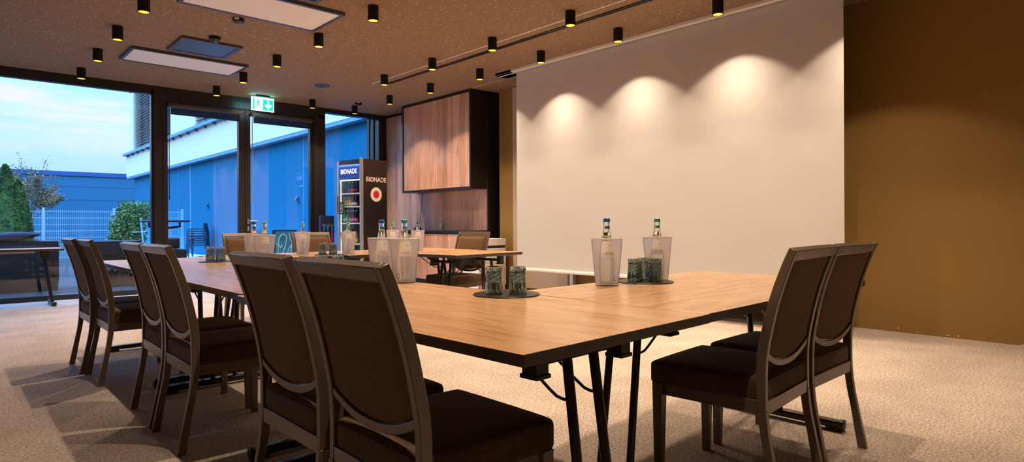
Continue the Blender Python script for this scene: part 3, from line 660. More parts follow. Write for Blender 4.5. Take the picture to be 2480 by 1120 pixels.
row([.585, .515, .43, .355, .28], 1.07, [(greenb, lwhite, lmint, 'green soft drink bottle'), (greenb, lwhite, lmint, 'green soft drink bottle'), (berry, lwhite, lpink, 'soft drink bottle with a pink label'), (berry, lwhite, lpink, 'soft drink bottle with a pink label'), (cola, lwhite, lpink, 'dark soft drink bottle with a pink label')], 'third', .22)
row([.58, .37, .28], .71, [(greenb, lwhite, lmint, 'green bottle'), (amber, cola, lyel, 'amber bottle with a yellow label'), (amber, cola, lyel, 'amber bottle with a yellow label')], 'bottom', .23)

# rack with closed umbrellas beside the fridge
t = thing('umbrella_rack', 'dark navy rack with silver hooks left of the drinks fridge', 'rack', (5.06, 10.30, 0))
MB().box(-.13, .02, 0, .13, .10, 1.20).build('back_board', M['navy'], t, bevel=.004)
MB().box(-.13, -.12, 0, .13, .02, .04).build('base', M['navy'], t, bevel=.004)
hk = MB().cyl((-.125, -.03, 1.03), (.125, -.03, 1.03), .005, 8)
for k in range(5): hk.tube([(-.10+.05*k, .02, 1.045), (-.10+.05*k, -.03, 1.05), (-.10+.05*k, -.05, 1.02), (-.10+.05*k, -.035, 1.0)], .004, 6)
hk.build('hooks', M['chrome'], t)
def umbrella(x, c, label, z=1.03):
    u = thing('closed_umbrella', label, 'umbrella', (5.06+x, 10.25, 0), 0, 'closed umbrellas on the rack')
    MB().lathe([(.003, .30), (.010, .32), (.028, .42), (.026, .60), (.020, .80), (.013, .92), (.012, .94)], 12).build('canopy', c, u)
    MB().lathe([(0, .935), (.013, .935), (.014, .99), (.009, z), (0, z)], 10).build('handle', M['board_blue'], u)
umbrella(-.095, M['navy'], 'closed navy umbrella, leftmost on the rack beside the fridge')
umbrella(-.03, M['navy'], 'closed navy umbrella next to the magenta one on the rack')
umbrella(.052, M['magenta'], 'closed magenta umbrella on the rack left of the fridge')

# ------------------------------------------------------------------ tables
def make_table(label, loc, rz, L, W, group='folding meeting tables'):
    t = thing('folding_table', label, 'table', loc, rz, group)
    a, b = L/2, W/2
    MB().box(-a, -b, .72, a, b, .75, 1, top=0).build('tabletop', [M['table_wood'], M['edge']], t, bevel=.0025)
    for s in (-1, 1):
        xb = s*(a-.185); xf = s*(a-.10)
        for q in (-.19, .19):
            MB().cbox((xb, q, .676), (.055, .048, .088)).cbox((xb, q, .631), (.064, .057, .012)).prism([(xb-.03, .72), (xb+.03, .72), (xb+.015, .66), (xb-.015, .66)], q-.027, q+.027).build('bracket', M['plastic_black'], t, bevel=.002)
        MB().cyl((xb, -.19, .668), (xb, .19, .668), .0145, 14).build('cross_bar', M['metal_dark'], t)
        for q in (-.06, .06):
            MB().cyl((xb, q, .665), (xf, q*1.15, .035), .0152, 16).build('leg', M['metal_dark'], t)
            MB().tube([(xb-s*.30, q*1.1, .715), (xb-s*.065, q*1.06, .560), (xb-s*.035, q*1.05, .543), (xb-s*.01, q*1.04, .539), (xb+s*.020, q*1.03, .540)], .0048, 8).build('brace', M['metal_dark'], t)
        ft = MB().rbox((xf, 0, .034), (.052, W-.14, .036), .010, 5); f = ft.build('foot', M['metal_dark'], t)
        for q in (-1, 1): MB().rbox((xf, q*(b-.08), .034), (.056, .030, .042), .010, 5).box(xf-.02, q*(b-.11)-.04, 0, xf+.02, q*(b-.11)+.04, .018).build('end_cap', M['plastic_black'], f)
    return t
XA = 1.345
make_table('wood-topped folding table nearest the camera', (XA-.006, 1.819, 0), PI/2+.032, 1.650, .85)
make_table('wood-topped folding table in the middle of the long left side', (XA, 3.499, 0), PI/2, 1.650, .85)
make_table('wood-topped folding table at the far left corner of the horseshoe', (XA, 5.198, 0), PI/2, 1.72, .85)
make_table('wood-topped folding table on the right before the projection screen', (2.572, 1.486, 0), .026, 1.58, .905)
make_table('short wood-topped folding table at the far side under two bucketed bottles', (2.287, 5.815, 0), 0, 1.02, .91)
make_table('wood-topped folding table at the far side near the fridge', (3.603, 5.775, 0), 0, 1.60, .98)
make_table('wood-topped folding table at the far right with a chair behind', (3.915, 4.895, 0), .10, .94, .67)
make_table('folding table standing alone along the left window', (.26, 10.08, 0), 0, 1.80, .58)
tag(MB().box(.28, 9.93, .695, .87, 9.96, .718).build('wood_rail', M['beige'], bevel=.002), 'pale wooden rail under the folding table by the left window', 'rail')

# ------------------------------------------------------------------ chairs
CW = .235
PR = [(0.0,0.0,.037),(.085,.017,.034),(.174,.035,.030),(.264,.052,.030),(.356,.062,.032),(.45,.064,.034),(.545,.061,.035),(.64,.046,.034),(.764,.017,.033),(.877,-.020,.030),(.941,-.047,.029)]
def prof(z):
    for (z0,y0,t0),(z1,y1,t1) in zip(PR, PR[1:]):
        if z <= z1 or z1 == PR[-1][0]:
            q = max(0, min(1, (z-z0)/(z1-z0))); q2 = q
            return y0+(y1-y0)*q2, t0+(t1-t0)*q2
def smooth_prof():
    # resample with Catmull-Rom for a fluent curve
    out = []
    P = [PR[0]]+PR+[PR[-1]]
    for i in range(1, len(P)-2):
        for k in range(4):
            t = k/4; r = []
            for c in range(3):
                p0, p1, p2, p3 = P[i-1][c], P[i][c], P[i+1][c], P[i+2][c]
                r.append(.5*((2*p1)+(-p0+p2)*t+(2*p0-5*p1+4*p2-p3)*t*t+(-p0+3*p1-3*p2+p3)*t**3))
            out.append(tuple(r))
    out.append(PR[-1]); return out
PR = smooth_prof()
def lean(z):        # unit forward direction square to the leaning back
    if z < .40: return (1.0, 0.0)
    a, b = prof(max(0, z-.04))[0], prof(min(.941, z+.04))[0]; h = min(.941, z+.04)-(z-.04)
    k = math.hypot(b-a, h); return (h/k, -(b-a)/k)
def post(mb, x0, x1, za, zb):
    zs = [za]+[p[0] for p in PR if za+.005 < p[0] < zb-.005]+[zb]
    secs = []
    for z in zs:
        y, t = prof(z); dy, dz = lean(z); q = max(0, z+dz*t); secs.append([(x0,y,z),(x1,y,z),(x1,y+dy*t,q),(x0,y+dy*t,q)])
    mb.loft(secs)
PW = .025
def make_chair(label, loc, rz, group):
    t = thing('banquet_chair', label, 'chair', loc, rz, group)
    fb = MB()
    for s in (-1, 1):
        xa, xb = sorted((s*CW, s*(CW-PW))); post(fb, xa, xb, .36, .941)
        lg = MB(); post(lg, xa, xb, 0, .36); lg.build('leg', M['chair_frame'], t, bevel=.002)
        c = .212*s; z1 = .392
        MB().loft([[(c-.014,.488,0),(c+.014,.488,0),(c+.014,.518,0),(c-.014,.518,0)], [(c-.022,.478,z1),(c+.022,.478,z1),(c+.022,.522,z1),(c-.022,.522,z1)]]).build('leg', M['chair_frame'], t, bevel=.002)
    xi = CW-PW
    y0, t0 = prof(.905); y1, t1 = prof(.941)      # top rail
    n = 8
    (ly0, lz0), (ly1, lz1) = lean(.905), lean(.941)
    fb.loft([[(x, y0, .905), (x, y1, .941), (x, y1+ly1*t1, .941+lz1*t1), (x, y0+ly0*t0, .905+lz0*t0)] for x in (-xi-.001, xi+.001)])
    def zlow(u): return .572-.050*(1-abs(u)**2.2)
    secs = []
    for i in range(17):
        u = i/8-1; z = zlow(u); ya, ta = prof(z-.024); yb, tb = prof(z)
        x = u*xi; secs.append([(x, ya+.003, z-.026), (x, yb+.003, z), (x, yb+tb-.003, z), (x, ya+ta-.003, z-.026)])
    fb.loft(secs); fb.build('back_frame', M['chair_frame'], t, bevel=.0025)
    # upholstered back panel
    bk = MB(); nu, nv = 14, 18; vs = []; fs = []
    for side in (0, 1):
        for j in range(nv+1):
            v = j/nv
            for i in range(nu+1):
                u = i/nu*2-1; zb = zlow(u)+.003; z = zb+(.902-zb)*v; y, tt = prof(z)
                e = min(1, min(1-abs(u), min(v, 1-v)*1.6)*7); e = math.sqrt(max(0, 1-(1-e)**2))
                yy = y+tt*.30-.006*e if side == 0 else y+tt*.72+.020*e
                vs.append((u*(xi-.002), yy, z))
    st = (nu+1)*(nv+1)
    for j in range(nv):
        for i in range(nu):
            a = j*(nu+1)+i; fs.append((a, a+1, a+nu+2, a+nu+1)); fs.append((st+a, st+a+nu+1, st+a+nu+2, st+a+1))
    for i in range(nu):
        fs.append((i, st+i, st+i+1, i+1)); a = nv*(nu+1)+i; fs.append((a, a+1, st+a+1, st+a))
    for j in range(nv):
        a = j*(nu+1); fs.append((a, a+nu+1, st+a+nu+1, st+a)); a += nu; fs.append((a, st+a, st+a+nu+1, a+nu+1))
    bk.add(vs, fs); bk.build('backrest', M['fabric'], t, smooth=60)
    # seat
    s = MB().rbox((0, .304, .430), (.462, .468, .096), .022, 10, crown=.012); 
    s.v = [(x*(1-.07*max(0, (.26-y)/.2)), y, z) for x, y, z in s.v]
    sc = s.build('seat', M['seat_fabric'], t, smooth=60)
    pp = []
    for i in range(25):
        u = i/24; pp.append((-.195+.39*u, .0715, .466))
    MB().tube(pp, .0022, 6).build('seat_seam', M['seat_fabric'], sc)
    w = .022
    y36, t36 = prof(.37)
    MB().box(-xi, y36+.002, .345, xi, y36+w, .396).box(-.205, .492, .345, .205, .492+w, .396).box(-xi-.012, y36+w, .345, -xi-.012+w, .50, .396).box(xi+.012-w, y36+w, .345, xi+.012, .50, .396).build('seat_frame', M['chair_frame'], t, bevel=.002)
    return t
GA = 'banquet chairs along the left side of the tables'
c0 = make_chair('brown upholstered banquet chair nearest the camera on the left side', (.766, 1.452, 0), -PI/2, GA)
for lab, x, y, dr in (('brown banquet chair second from the camera along the left side', .766, 1.985, 0.005),
                      ('brown banquet chair third from the camera along the left side', .768, 3.282, 0),
                      ('brown banquet chair fourth from the camera along the left side', .772, 3.800, -.01),
                      ('brown banquet chair fifth from the camera along the left side, beside the farthest', .728, 4.955, .0),
                      ('brown banquet chair farthest along the left side, nearest the window', .700, 5.452, .01)):
    dup(c0, (x, y, 0), -PI/2+dr, lab, GA)
GB = 'banquet chairs on the right before the screen'
dup(c0, (2.390, .950, 0), .07, 'left of the two brown banquet chairs before the projection screen', GB)
dup(c0, (2.885, .966, 0), 0.0, 'right of the two brown banquet chairs, against the brown wall', GB)
GF = 'banquet chairs on the far side'
dup(c0, (2.445, 6.955, 0), PI, 'brown banquet chair behind the far table by the door handle', GF)
dup(c0, (3.205, 6.955, 0), PI, 'brown banquet chair behind the far table near the umbrella rack', GF)
dup(c0, (4.50, 5.53, 0), PI/2+.17, 'brown banquet chair at the far right before the white drawer unit', GF)

# ------------------------------------------------------------------ buckets, bottles, glasses, trays
def bucket_mesh():
    b = MB().lathe([(0, .0), (.0535, 0), (.0555, .02), (.0725, .214)], 40)
    return b
BUCKET = MB().lathe([(0, 0), (.0525, 0), (.0535, .003), (.0725, .216), (.0700, .216), (.0515, .010), (0, .010)], 44).mesh('bucket_body', M['frost'])
RIM = MB().lathe([(.0700, .216), (.0725, .216), (.0732, .2185), (.0722, .221), (.0702, .221), (.0695, .2185), (.0700, .216)], 44).mesh('bucket_rim', M['rim'])
fl = MB()
for k in range(8):
    a = 2*PI*k/8; cx_, cz_ = .010*math.cos(a), .036+.010*math.sin(a)
    rr = .0535+.019*cz_/.216
    for da, dz in ((-.0020, 0), (.0020, 0)):
        an = (cx_+da)/rr; q = []
        for w_ in range(6):
            b_ = 2*PI*w_/6; an2 = (cx_+.0026*math.cos(b_))/rr; z2 = cz_+.0026*math.sin(b_); r2 = .0535+.019*z2/.216+.0006
            q.append((r2*math.sin(an2), -r2*math.cos(an2), z2))
    fl.poly(q)
FLOWER = fl.mesh('flower_mark', M['ink'], smooth=0, fix=False)
BP = [(0, .004), (.022, .002), (.030, .0), (.0325, .004), (.0345, .03), (.0368, .065), (.0365, .092), (.0345, .115), (.0350, .121), (.0332, .140), (.0298, .165), (.0258, .192), (.0222, .212), (.0176, .234), (.0148, .252), (.0136, .278), (.0150, .281), (.0150, .288), (.0130, .290), (.0130, .298), (0, .298)]
BOTTLE = MB().lathe(BP, 32).mesh('bottle_body', M['bottle'])
BBASE = MB().lathe([(0, .0035), (.029, .0035), (.0312, .006), (.0312, .012), (0, .012)], 28).mesh('bottle_base', M['bottle_base'])
def radius(z):
    for (r0, z0), (r1, z1) in zip(BP[2:], BP[3:]):
        if z0 <= z <= z1 and z1 > z0: return r0+(r1-r0)*(z-z0)/(z1-z0)
def sleeve(za, zb, a0, a1, off=.0006, n=14, m=6):
    b = MB(); vs = []; fs = []
    for j in range(m+1):
        z = za+(zb-za)*j/m; r = radius(z)+off
        for i in range(n+1):
            a = a0+(a1-a0)*i/n; vs.append((r*math.sin(a), -r*math.cos(a), z))
    for j in range(m):
        for i in range(n): a = j*(n+1)+i; fs.append((a, a+1, a+n+2, a+n+1))
    return b.add(vs, fs)
LABEL = sleeve(.122, .196, -1.25, 1.25).mesh('bottle_label', M['label'], fix=False)
CRT = []
for i in range(4): pass
cap_prof = [(.0, .3035), (.0120, .3035), (.0148, .3010), (.0158, .288), (.0150, .286)]
def cap_mesh(m):
    b = MB(); n = 42; vs = []; fs = []
    for j, (r, z) in enumerate(cap_prof[1:]):
        for i in range(n):
            k = 1+(.045 if i % 2 else -.03)*(j/3); vs.append((r*k*math.cos(2*PI*i/n), r*k*math.sin(2*PI*i/n), z))
    for j in range(3):
        for i in range(n): q = (i+1) % n; fs.append((j*n+i, j*n+q, (j+1)*n+q, (j+1)*n+i))
    fs.append(tuple(range(n))); b.add(vs, fs); return b.mesh('cap', m, smooth=30)
CAPS = {c: cap_mesh(M['cap_'+c]) for c in ('blue', 'teal', 'green')}
NECK = {c: sleeve(.254, .267, -.9, .9).mesh('neck_label', M['cap_'+c], fix=False) for c in CAPS}
TXT = text_mesh('NATUR', .0125, .0003, .0002); TXT.materials.clear(); TXT.materials.append(M['ink'])
for v in TXT.vertices:
    a = v.co.x/.033; z = v.co.y+.138; r = radius(z)+.0010; v.co = (r*math.sin(a), -r*math.cos(a), z)
SW_ = MB()
for (x0, z0, x1, z1) in ((.004,.176,.012,.181), (.002,.170,.011,.176)):
    SW_.add([((radius(z)+.0011)*math.sin(x/.027), -(radius(z)+.0011)*math.cos(x/.027), z) for x, z in ((x0,z0),(x1,z1-.002),(x1,z1),(x0,z0+.003))], [(0,1,2,3)])
SWM = SW_.mesh('label_mark', M['ink'], smooth=0, fix=False)
def mobj(name, me, parent): o = bpy.data.objects.new(name, me); COL.objects.link(o); o.parent = parent; return o
TBZ = .75
def bucket(x, y, where, capc, ang=None, tilt=0.0, word=None):
    face = math.atan2(x, y)      # flower mark and label towards the middle of the room's near end
    a = -face if ang is None else ang
    t = thing('bottle_cooler', 'frosted bottle cooler ' + where, 'bottle cooler', (x, y, TBZ), a, 'frosted bottle coolers on the tables')
    b = mobj('body', BUCKET, t); mobj('rim', RIM, t); mobj('flower_mark', FLOWER, b).rotation_euler = (0, 0, tilt)
    o = thing('water_bottle', '%s-capped water bottle in the cooler %s' % (capc, where), 'bottle', (x, y, TBZ+.0105), a+.25, 'mineral water bottles in frosted coolers')
    bb = mobj('body', BOTTLE, o); mobj('base', BBASE, bb); lb = mobj('label', LABEL, o); mobj('label_text', TXT, lb); mobj('label_mark', SWM, lb)
    mobj('cap', CAPS[capc], o); mobj('neck_label', NECK[capc], o)
bucket(1.684, 2.605, 'nearest the camera on the long table', 'teal', tilt=-.62)
bucket(1.680, 2.815, 'just left of the nearest cooler', 'blue', tilt=.3)
bucket(2.271, 1.803, 'left of the glasses before the screen', 'blue', tilt=.75)
bucket(2.682, 1.804, 'right of the glasses before the screen', 'teal', tilt=.45)
bucket(1.673, 4.381, 'right one of the pair below the door handle', 'green', word='pale green')
bucket(1.700, 4.66, 'left one of the pair below the door handle', 'blue')
bucket(2.541, 5.70, 'alone on the far table before the blue sign', 'green', word='pale green')
bucket(2.885, 5.45, 'alone on the far table before the fridge door', 'green', word='pale green')
bucket(3.755, 6.05, 'behind the nearest two, before the black fridge side', 'green', word='pale green')
bucket(3.743, 5.53, 'at the far right table corner before the cabinet', 'blue')

# tumblers: upside down cut glass
def tumbler_mesh():
    n = 48; H = .112; vs = []; fs = []; prof_z = [0, .003, .008]+[.008+.104*i/26 for i in range(1, 25)]+[.110, H]
    for z in prof_z:
        q = z/H; r0 = .0365-.0055*q
        if q > .965: r0 -= .0025*(q-.965)/.035
        for i in range(n):
            a = 2*PI*i/n; d = 0
            if .44 < q < .86:
                d = .0015*(abs(((i/4+z/.0082) % 2)-1)+abs(((i/4-z/.0082) % 2)-1)-1)
            elif .10 < q <= .44:
                d = .0020*abs(math.cos(a*6))-.0010
            elif q >= .86: d = .0016*math.cos(a*24)
            r = r0+d; vs.append((r*math.cos(a), r*math.sin(a), z))
    m = len(prof_z)
    for j in range(m-1):
        for i in range(n): q = (i+1) % n; fs.append((j*n+i, j*n+q, (j+1)*n+q, (j+1)*n+i))
    c = len(vs); vs.append((0, 0, H-.002)); fs += [((m-1)*n+i, (m-1)*n+(i+1) % n, c) for i in range(n)]
    # inner cavity
    inner = [(.0335, 0), (.0315, .05), (.0285, .088), (.022, .094)]
    b0 = len(vs)
    for r, z in inner: vs += [(r*math.cos(2*PI*i/n), r*math.sin(2*PI*i/n), z) for i in range(n)]
    for j in range(3):
        for i in range(n): q = (i+1) % n; fs.append((b0+j*n+q, b0+j*n+i, b0+(j+1)*n+i, b0+(j+1)*n+q))
    c = len(vs); vs.append((0, 0, .0945)); fs += [(b0+3*n+(i+1) % n, b0+3*n+i, c) for i in range(n)]
    for i in range(n): q = (i+1) % n; fs.append((q, i, b0+i, b0+q))
    return MB().add(vs, fs).mesh('tumbler', M['tumbler'], smooth=0)
TUM = tumbler_mesh()
def tray(x, y, where, glasses, r=.135):
    o = MB().lathe([(0, 0), (r, 0), (r+.002, .002), (r, .005), (0, .005)], 44).build('round_tray', M['tray'])
    o.location = (x, y, TBZ); tag(o, 'round black tray under glasses ' + where, 'tray', 'round black trays')
    for gx, gy, words in glasses:
        g = mobj('cut_glass_tumbler', TUM, None); g.location = (gx, gy, TBZ+.005); g.rotation_euler = (0, 0, random.random())
        tag(g, 'upturned smoked cut-glass tumbler, %s %s' % (words, where), 'glass', 'upturned smoked cut-glass tumblers')
tray(1.69, 1.86, 'on the nearest table', [(1.640, 1.880, 'left one'), (1.703, 1.806, 'right one')])
tray(2.535, 1.775, 'between the two coolers before the screen', [(2.468, 1.788, 'left one'), (2.540, 1.722, 'right one'), (2.578, 1.812, 'rear one')])
tray(1.60, 5.17, 'at the far left table corner', [(1.565, 5.22, 'left one'), (1.625, 5.165, 'right one')])
tray(2.73, 5.535, 'on the far table before the umbrella rack', [(2.665, 5.545, 'left one'), (2.740, 5.475, 'right one')])
tray(1.640, 3.30, 'behind the second nearest chair back', [(1.60, 3.34, 'left one'), (1.668, 3.27, 'right one')])

# blue board with white flourish by the door
t = thing('welcome_board', 'blue board with white flourish standing behind the far table', 'sign', (4.27, 10.30, 0))
MB().box(-.21, -.012, .12, .21, .012, .955).build('frame', M['navy'], t, bevel=.003)
MB().box(-.165, -.016, .16, .19, -.012, .93).build('panel', M['board_blue'], t, smooth=0)
MB().box(-.20, 0, 0, -.17, .25, .14).box(.17, 0, 0, .20, .25, .14).build('stand', M['black'], t, smooth=0)
sw = MB()
def curve(pts, r=.006):
    pts = [Vector((x, -.019, z)) for x, z in pts]; out = []
    P = [pts[0]]+pts+[pts[-1]]
    for i in range(1, len(P)-2):
        for k in range(6):
            q = k/6; out.append(.5*((2*P[i])+(-P[i-1]+P[i+1])*q+(2*P[i-1]-5*P[i]+4*P[i+1]-P[i+2])*q*q+(-P[i-1]+3*P[i]-3*P[i+1]+P[i+2])*q**3))
    out.append(pts[-1]); sw.tube(out, r, 6)
curve([(-.05,.70),(-.08,.66),(-.11,.72),(-.10,.82),(-.04,.88),(.02,.84),(.01,.72),(-.04,.56),(-.08,.46)])
curve([(-.16,.74),(-.12,.68),(-.12,.58)], .005); curve([(.07,.90),(.09,.80),(.12,.72),(.06,.62),(.03,.50)], .005); curve([(.13,.72),(.10,.60),(.09,.45)], .006)
sw.build('flourish', M['swirl'], t)

# ------------------------------------------------------------------ outdoors
struct('ground', MB().box(-30, WY+.02, -.2, 30, 80, -.03), M['patio'], smooth=0)
t = thing('building_wing', 'blue and white building wing with venetian blinds beyond the door', 'building', (6.7, 10.95, 0))
LW = 22.6
MB().box(0, 0, -.03, 4, LW, 3.30).build('lower_wall', M['facade_blue'], t, smooth=0)
jn = MB()
for y in (4, 7.4, 10.8, 15.2, 19.0): jn.box(-.012, y, 0, .0, y+.02, 3.28)
jn.build('wall_joints', M['sill'], t, smooth=0)
MB().box(-.012, 13.66, 0, .02, 13.69, 3.28).build('cable', M['galv'], t, smooth=0)
UW = 23.3
ov = MB().box(-.20, 0, 3.36, 4, UW, 4.36)
for a, b in ((0, 9.9), (12.9, 16.1), (22.55, UW)): ov.box(-.05, a, 4.36, 4, b, 8.6)
ov.box(-.05, 0, 7.4, 4, UW, 8.8)
ov.build('upper_wall', M['facade_white'], t, smooth=0)
MB().box(-.19, 0, 3.27, .1, UW, 3.36).build('edge_strip', M['sill'], t, smooth=0)
MB().box(-.34, -.1, 4.37, .1, UW+.1, 4.47).build('window_sill', M['sill'], t, smooth=0)
br = MB()
for k in range(24): br.box(-.30, .4+.97*k, 4.30, -.2, .48+.97*k, 4.37)
br.build('sill_brackets', M['hall_trim'], t, smooth=0)
MB().box(.25, 0, 4.36, .3, UW, 7.4).build('windows', M['dark_glass'], t, smooth=0)
for a, b in ((16.1, 22.5), (9.9, 12.9)):
    sl = MB()
    for k in range(22):
        z = 4.54+.13*k
        sl.add([(-.02, a, z), (-.02, b, z), (.07, b, z+.055), (.07, a, z+.055), (-.02, a, z+.006), (-.02, b, z+.006), (.07, b, z+.061), (.07, a, z+.061)], [(0,1,2,3),(4,7,6,5),(0,4,5,1),(2,6,7,3),(0,3,7,4),(1,5,6,2)])
    sl.build('external_blind', M['slat_out'], t, smooth=0)
for y, z, lab in ((22.54, 1.70, 'small dark wall lamp on the blue wall above the stacked chairs'), (15.28, 1.67, 'small dark wall lamp on the blue wall seen in the right door leaf')):
    q = thing('wall_lamp', lab, 'wall lamp', (6.69, y, z)); MB().box(-.02, -.06, -.08, 0, .06, .08).build('plate', M['hall_trim'], q, bevel=.004); MB().prism([(-.10, .0), (-.02, -.02), (-.02, .11)], -.05, .05).build('shade', M['hall_trim'], q)
tag(MB().box(5.7, 11.0, -.03, 6.69, 33.5, 0.0).build('pebble_strip', M['pebbles'], smooth=0), 'strip of white pebbles along the foot of the blue wall', 'pebbles', kind='stuff')
t = thing('warehouse', 'long low blue warehouse far behind the wire fence', 'building', (0, 45, 0))
hb = MB(); hb.box(-26, 0, -.03, 14, 8, 4.15)
hb.build('cladding', M['hall'], t, smooth=0)
MB().box(-26.1, -.08, 4.05, 14.1, 8, 4.30).build('roof_edge', M['hall_trim'], t, smooth=0)
ln = MB()
for z in (.9, 1.75, 2.6, 3.4): ln.box(-26, -.012, z, 14, 0, z+.025)
ln.build('panel_joints', M['hall_trim'], t, smooth=0)

# wire fence
t = thing('wire_fence', 'pale double-wire mesh fence before the blue warehouse', 'fence', (0, 23, 0))
xs = [-6.0, -4.0, -2.0, 0.3, 2.22, 4.02, 6.0]
for i, x in enumerate(xs): MB().box(x-.03, -.03, -.03, x+.03, .03, 1.60).build('post', M['galv'], t, smooth=0)
for a, b in zip(xs, xs[1:]):
    p = MB(); n = int((b-a)/.05)
    for k in range(1, n): x = a+(b-a)*k/n; p.box(x-.0035, -.0035, .02, x+.0035, .0035, 1.53)
    for k in range(8): p.box(a, -.006, .08+.2*k, b, .006, .094+.2*k)
    p.build('mesh_panel', M['galv'], t, smooth=0)

def leaves(mb, pts, size, mi=0, up=0.0, aspect=.45):
    for p in pts:
        d = Vector((random.gauss(0,1), random.gauss(0,1), random.gauss(0,1)+up)).normalized()
        s = size*random.uniform(.6, 1.3); u = d*s; w = d.orthogonal().normalized(); w.rotate(Matrix.Rotation(random.random()*6.28, 3, d)); w *= s*aspect
        P = Vector(p); mb.add([P, P+u*.5+w, P+u, P+u*.5-w], [(0,1,2,3)], mi)
def thuja(x, y, h, r, label, bumps):
    t = thing('thuja', label, 'tree', (x, y, 0), 0)
    core = MB(); fo = MB()
    for bx, by, bh, brr in bumps:
        core.lathe([(brr*.82*q, z*bh) for q, z in ((.86,0),(.94,.12),(.9,.3),(.72,.55),(.45,.78),(.2,.92),(0,.99))], 14, M=Matrix.Translation((bx, by, 0)))
        pts = []
        for i in range(7000):
            z = random.random()**1.25; a = random.random()*6.283
            rr = brr*(.93-.15*max(0, .2-z))*(1-z**1.7)**.72*random.uniform(.8, 1.04)
            pts.append((bx+rr*math.cos(a), by+rr*math.sin(a), z*bh))
        leaves(fo, pts, .055, up=1.6, aspect=.3)
    core.build('core', M['thuja'], t); fo.build('foliage', M['thuja'], t, smooth=0, fix=False)
    MB().cyl((0, 0, -.03), (0, 0, .4), .06, 8).build('trunk', M['bark'], t)
thuja(1.05, 18, 2.42, .58, 'dense dark green conical thuja beyond the left window', [(0, 0, 2.42, .50), (.22, -.05, 2.08, .36), (-.35, .05, 1.9, .40)])
t = thing('laurel_bush', 'bright leafy laurel bush against the blue wall beyond the window', 'bush', (3.62, 19, 0))
fo = MB(); pts = []
for i in range(6000):
    a = random.random()*6.283; z = random.random(); rr = .44*(1-.25*abs(z-.45))*math.sqrt(random.random())
    pts.append((rr*math.cos(a)+.10*(z-.5)+(.0 if z < .75 else .12), rr*math.sin(a), .1+1.62*z*random.uniform(.85, 1.0)))
leaves(fo, pts, .062, up=.5)
fo.build('foliage', M['laurel'], t, smooth=0, fix=False)
st = MB()
for k in range(7): st.tube([(0, 0, -.03), (.12*math.cos(k), .12*math.sin(k), .6), (.25*math.cos(k*1.1), .25*math.sin(k*1.1), 1.4)], .015, 5)
st.build('stems', M['bark'], t)
t = thing('plant_stake', 'pale slanting stake beside the laurel bush', 'stake', (3.95, 18.6, 0))
MB().cyl((0, 0, -.03), (-.10, 0, 1.25), .025, 6).build('pole', M['galv'], t); MB().cyl((-.30, 0, .86), (.02, 0, .88), .015, 6).build('cross_piece', M['galv'], t)
# sparse deciduous tree
t = thing('young_tree', 'sparse young tree with fading leaves behind the thuja', 'tree', (2.05, 24, 0))
wd = MB(); tips = []
def branch(p, d, L, r, dep):
    q = p+d*L; mid = p+d*L*.5+Vector((random.gauss(0,.03), random.gauss(0,.03), 0))*L
    wd.tube([p, mid, q], r, 5, r1=r*.55)
    if dep == 0: tips.append((p, q)); return
    for k in range(3 if dep > 1 else 3):
        nd = (d+Vector((random.gauss(0,.5), random.gauss(0,.4), random.gauss(.15,.3)))).normalized(); branch(p+d*L*random.uniform(.45, 1), nd, L*random.uniform(.55, .8), r*.55, dep-1)
    tips.append((p+d*L*.4, q))
base = Vector((0, 0, 0)); wd.tube([(0,0,-.03), (-.02,0,.8), (-.05,0,1.5)], .035, 6)
for dx, dz, L in ((-.10, 1, 1.15), (-.35, .9, .85), (.28, .85, .85), (.62, .5, .75), (.05, 1, 1.35), (.42, .75, .6), (.75,.35,.6), (.1,.8,.7)):
    branch(Vector((-.05, 0, random.uniform(1.15, 1.6))), Vector((dx, random.gauss(0,.15), dz)).normalized(), L*.72, .018, 3)
wd.build('branches', M['bark'], t, smooth=0)
fo = MB(); pts = []
for a, b in tips:
    for k in range(24 if b.z < 2.7 else 5):
        q = a.lerp(b, random.random()); pts.append((q.x+random.gauss(0,.05), q.y+random.gauss(0,.05), q.z+random.gauss(0,.05)))
leaves(fo, pts, .042)
fo.build('foliage', M['leaf_pale'], t, smooth=0, fix=False)

# wicker lounge furniture
def lounge(name, label, x0, x1, y, hb_, arm):
    t = thing(name, label, 'sofa', ((x0+x1)/2, y, 0), 0)
    a = (x1-x0)/2
    MB().rbox((0, 0, .45), (2*a, .12, hb_-.10), .03, 5).build('back', M['wicker'], t)
    MB().tube([(-a+.02, 0, hb_-.03), (a-.02, 0, hb_-.03)], .038, 10).build('top_rail', M['wicker'], t)
    MB().rbox((0, .38, .18), (2*a-.1, .70, .42), .03, 5).build('seat_base', M['wicker'], t)
    MB().rbox((0, .40, .44), (2*a-.24, .62, .12), .04, 6).build('seat_cushion', M['cushion'], t)
    for s in (-1, 1): MB().rbox((s*(a-.07), .36, arm/2-.03), (.14, .74, arm), .03, 5).build('armrest', M['wicker'], t)
    return t
lounge('wicker_sofa', 'long brown wicker sofa outside the left window', -.9, 1.42, 12.62, .80, .58)
lounge('wicker_armchair', 'brown wicker seat outside, right of the long wicker sofa', 1.80, 2.62, 12.62, .76, .58)
q = thing('wicker_stool', 'dark wicker stool with block beside the dark mullion outside', 'stool', (3.09, 12.35, 0)); MB().rbox((0, 0, .30), (.34, .34, .62), .03, 5).build('lower_block', M['wicker'], q); MB().rbox((-.04, .03, .72), (.22, .24, .20), .03, 5).build('upper_block', M['wicker'], q)
PILLOW = MB().rbox((0, 0, 0), (1.05, .24, .15), .06, 10)
PILLOW.v = [(x, y, z*(1-.8*max(0, abs(x)-.25)/.28)+.05*abs(x)) for x, y, z in PILLOW.v]
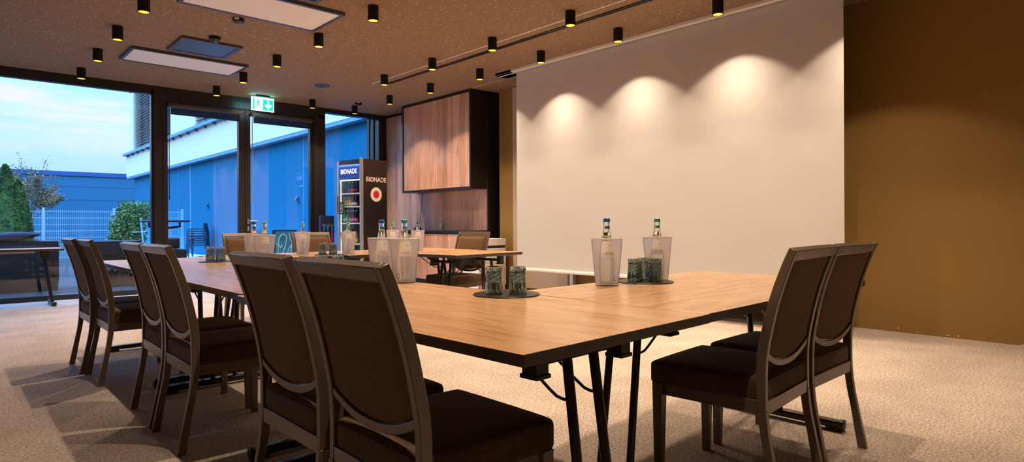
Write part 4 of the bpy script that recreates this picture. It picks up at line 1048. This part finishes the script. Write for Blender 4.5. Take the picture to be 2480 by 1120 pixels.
tag(PILLOW.build('throw_pillow', M['cushion']), 'long grey outdoor pillow lying on the wicker sofa back', 'pillow').location = (.66, 12.66, .855)
bpy.data.objects['throw_pillow'].rotation_euler = (0, -.05, .04)
# bistro table
t = thing('bistro_table', 'grey round standing table outside behind the dark mullion', 'table', (3.10, 13.0, 0))
MB().lathe([(0, 1.105), (.40, 1.105), (.42, 1.115), (.42, 1.135), (.40, 1.14), (0, 1.14)], 36).build('tabletop', M['bistro'], t)
MB().cyl((-.14, 0, 0), (-.14, 0, 1.0), .035, 12).build('column', M['bistro'], t)
for k, (ex, ey) in enumerate(((.26, .05), (-.30, -.12), (-.05, .28))): MB().tube([(-.14, 0, .88), (-.10, ey*.1, .97), (ex*.5, ey*.6, 1.0), (ex, ey, 1.02), (ex, ey, 1.10)], .022, 8).build('arm', M['bistro'], t)
MB().lathe([(0, -.03), (.26, -.03), (.26, .0), (.06, .03), (0, .03)], 24, M=Matrix.Translation((-.14, 0, 0))).build('base', M['bistro'], t)
# stacked garden armchairs
def garden_chair(label, loc, rz):
    t = thing('garden_chair', label, 'chair', loc, rz, 'stack of blue-grey garden armchairs')
    MB().rbox((0, 0, .41), (.50, .50, .04), .012, 4).build('seat', M['wicker_blue'], t)
    MB().rbox((0, .25, .62), (.52, .03, .44), .012, 4, M=Matrix.Translation((0, .62*.12-.08, 0)) @ Matrix.Rotation(0, 4, 'X')).build('backrest', M['wicker_blue'], t)
    for s in (-1, 1):
        MB().tube([(s*.27, -.27, -.0), (s*.27, -.24, .62), (s*.27, -.18, .655), (s*.27, .24, .66)], .02, 8).build('armrest', M['wicker_blue'], t)
        MB().cyl((s*.25, .30, 0), (s*.25, .25, .42), .02, 8).build('leg', M['wicker_blue'], t)
    return t
g0 = None
for k in range(5):
    lab = 'blue-grey woven garden armchair, %s of the stack by the blue wall' % ['lowest', 'second lowest', 'middle one', 'second highest', 'topmost'][k]
    loc = (6.22, 21.9+.05*k, -.03+.075*k)
    if g0 is None: g0 = garden_chair(lab, loc, -PI/2-.5)
    else: dup(g0, loc, -PI/2-.5, lab)
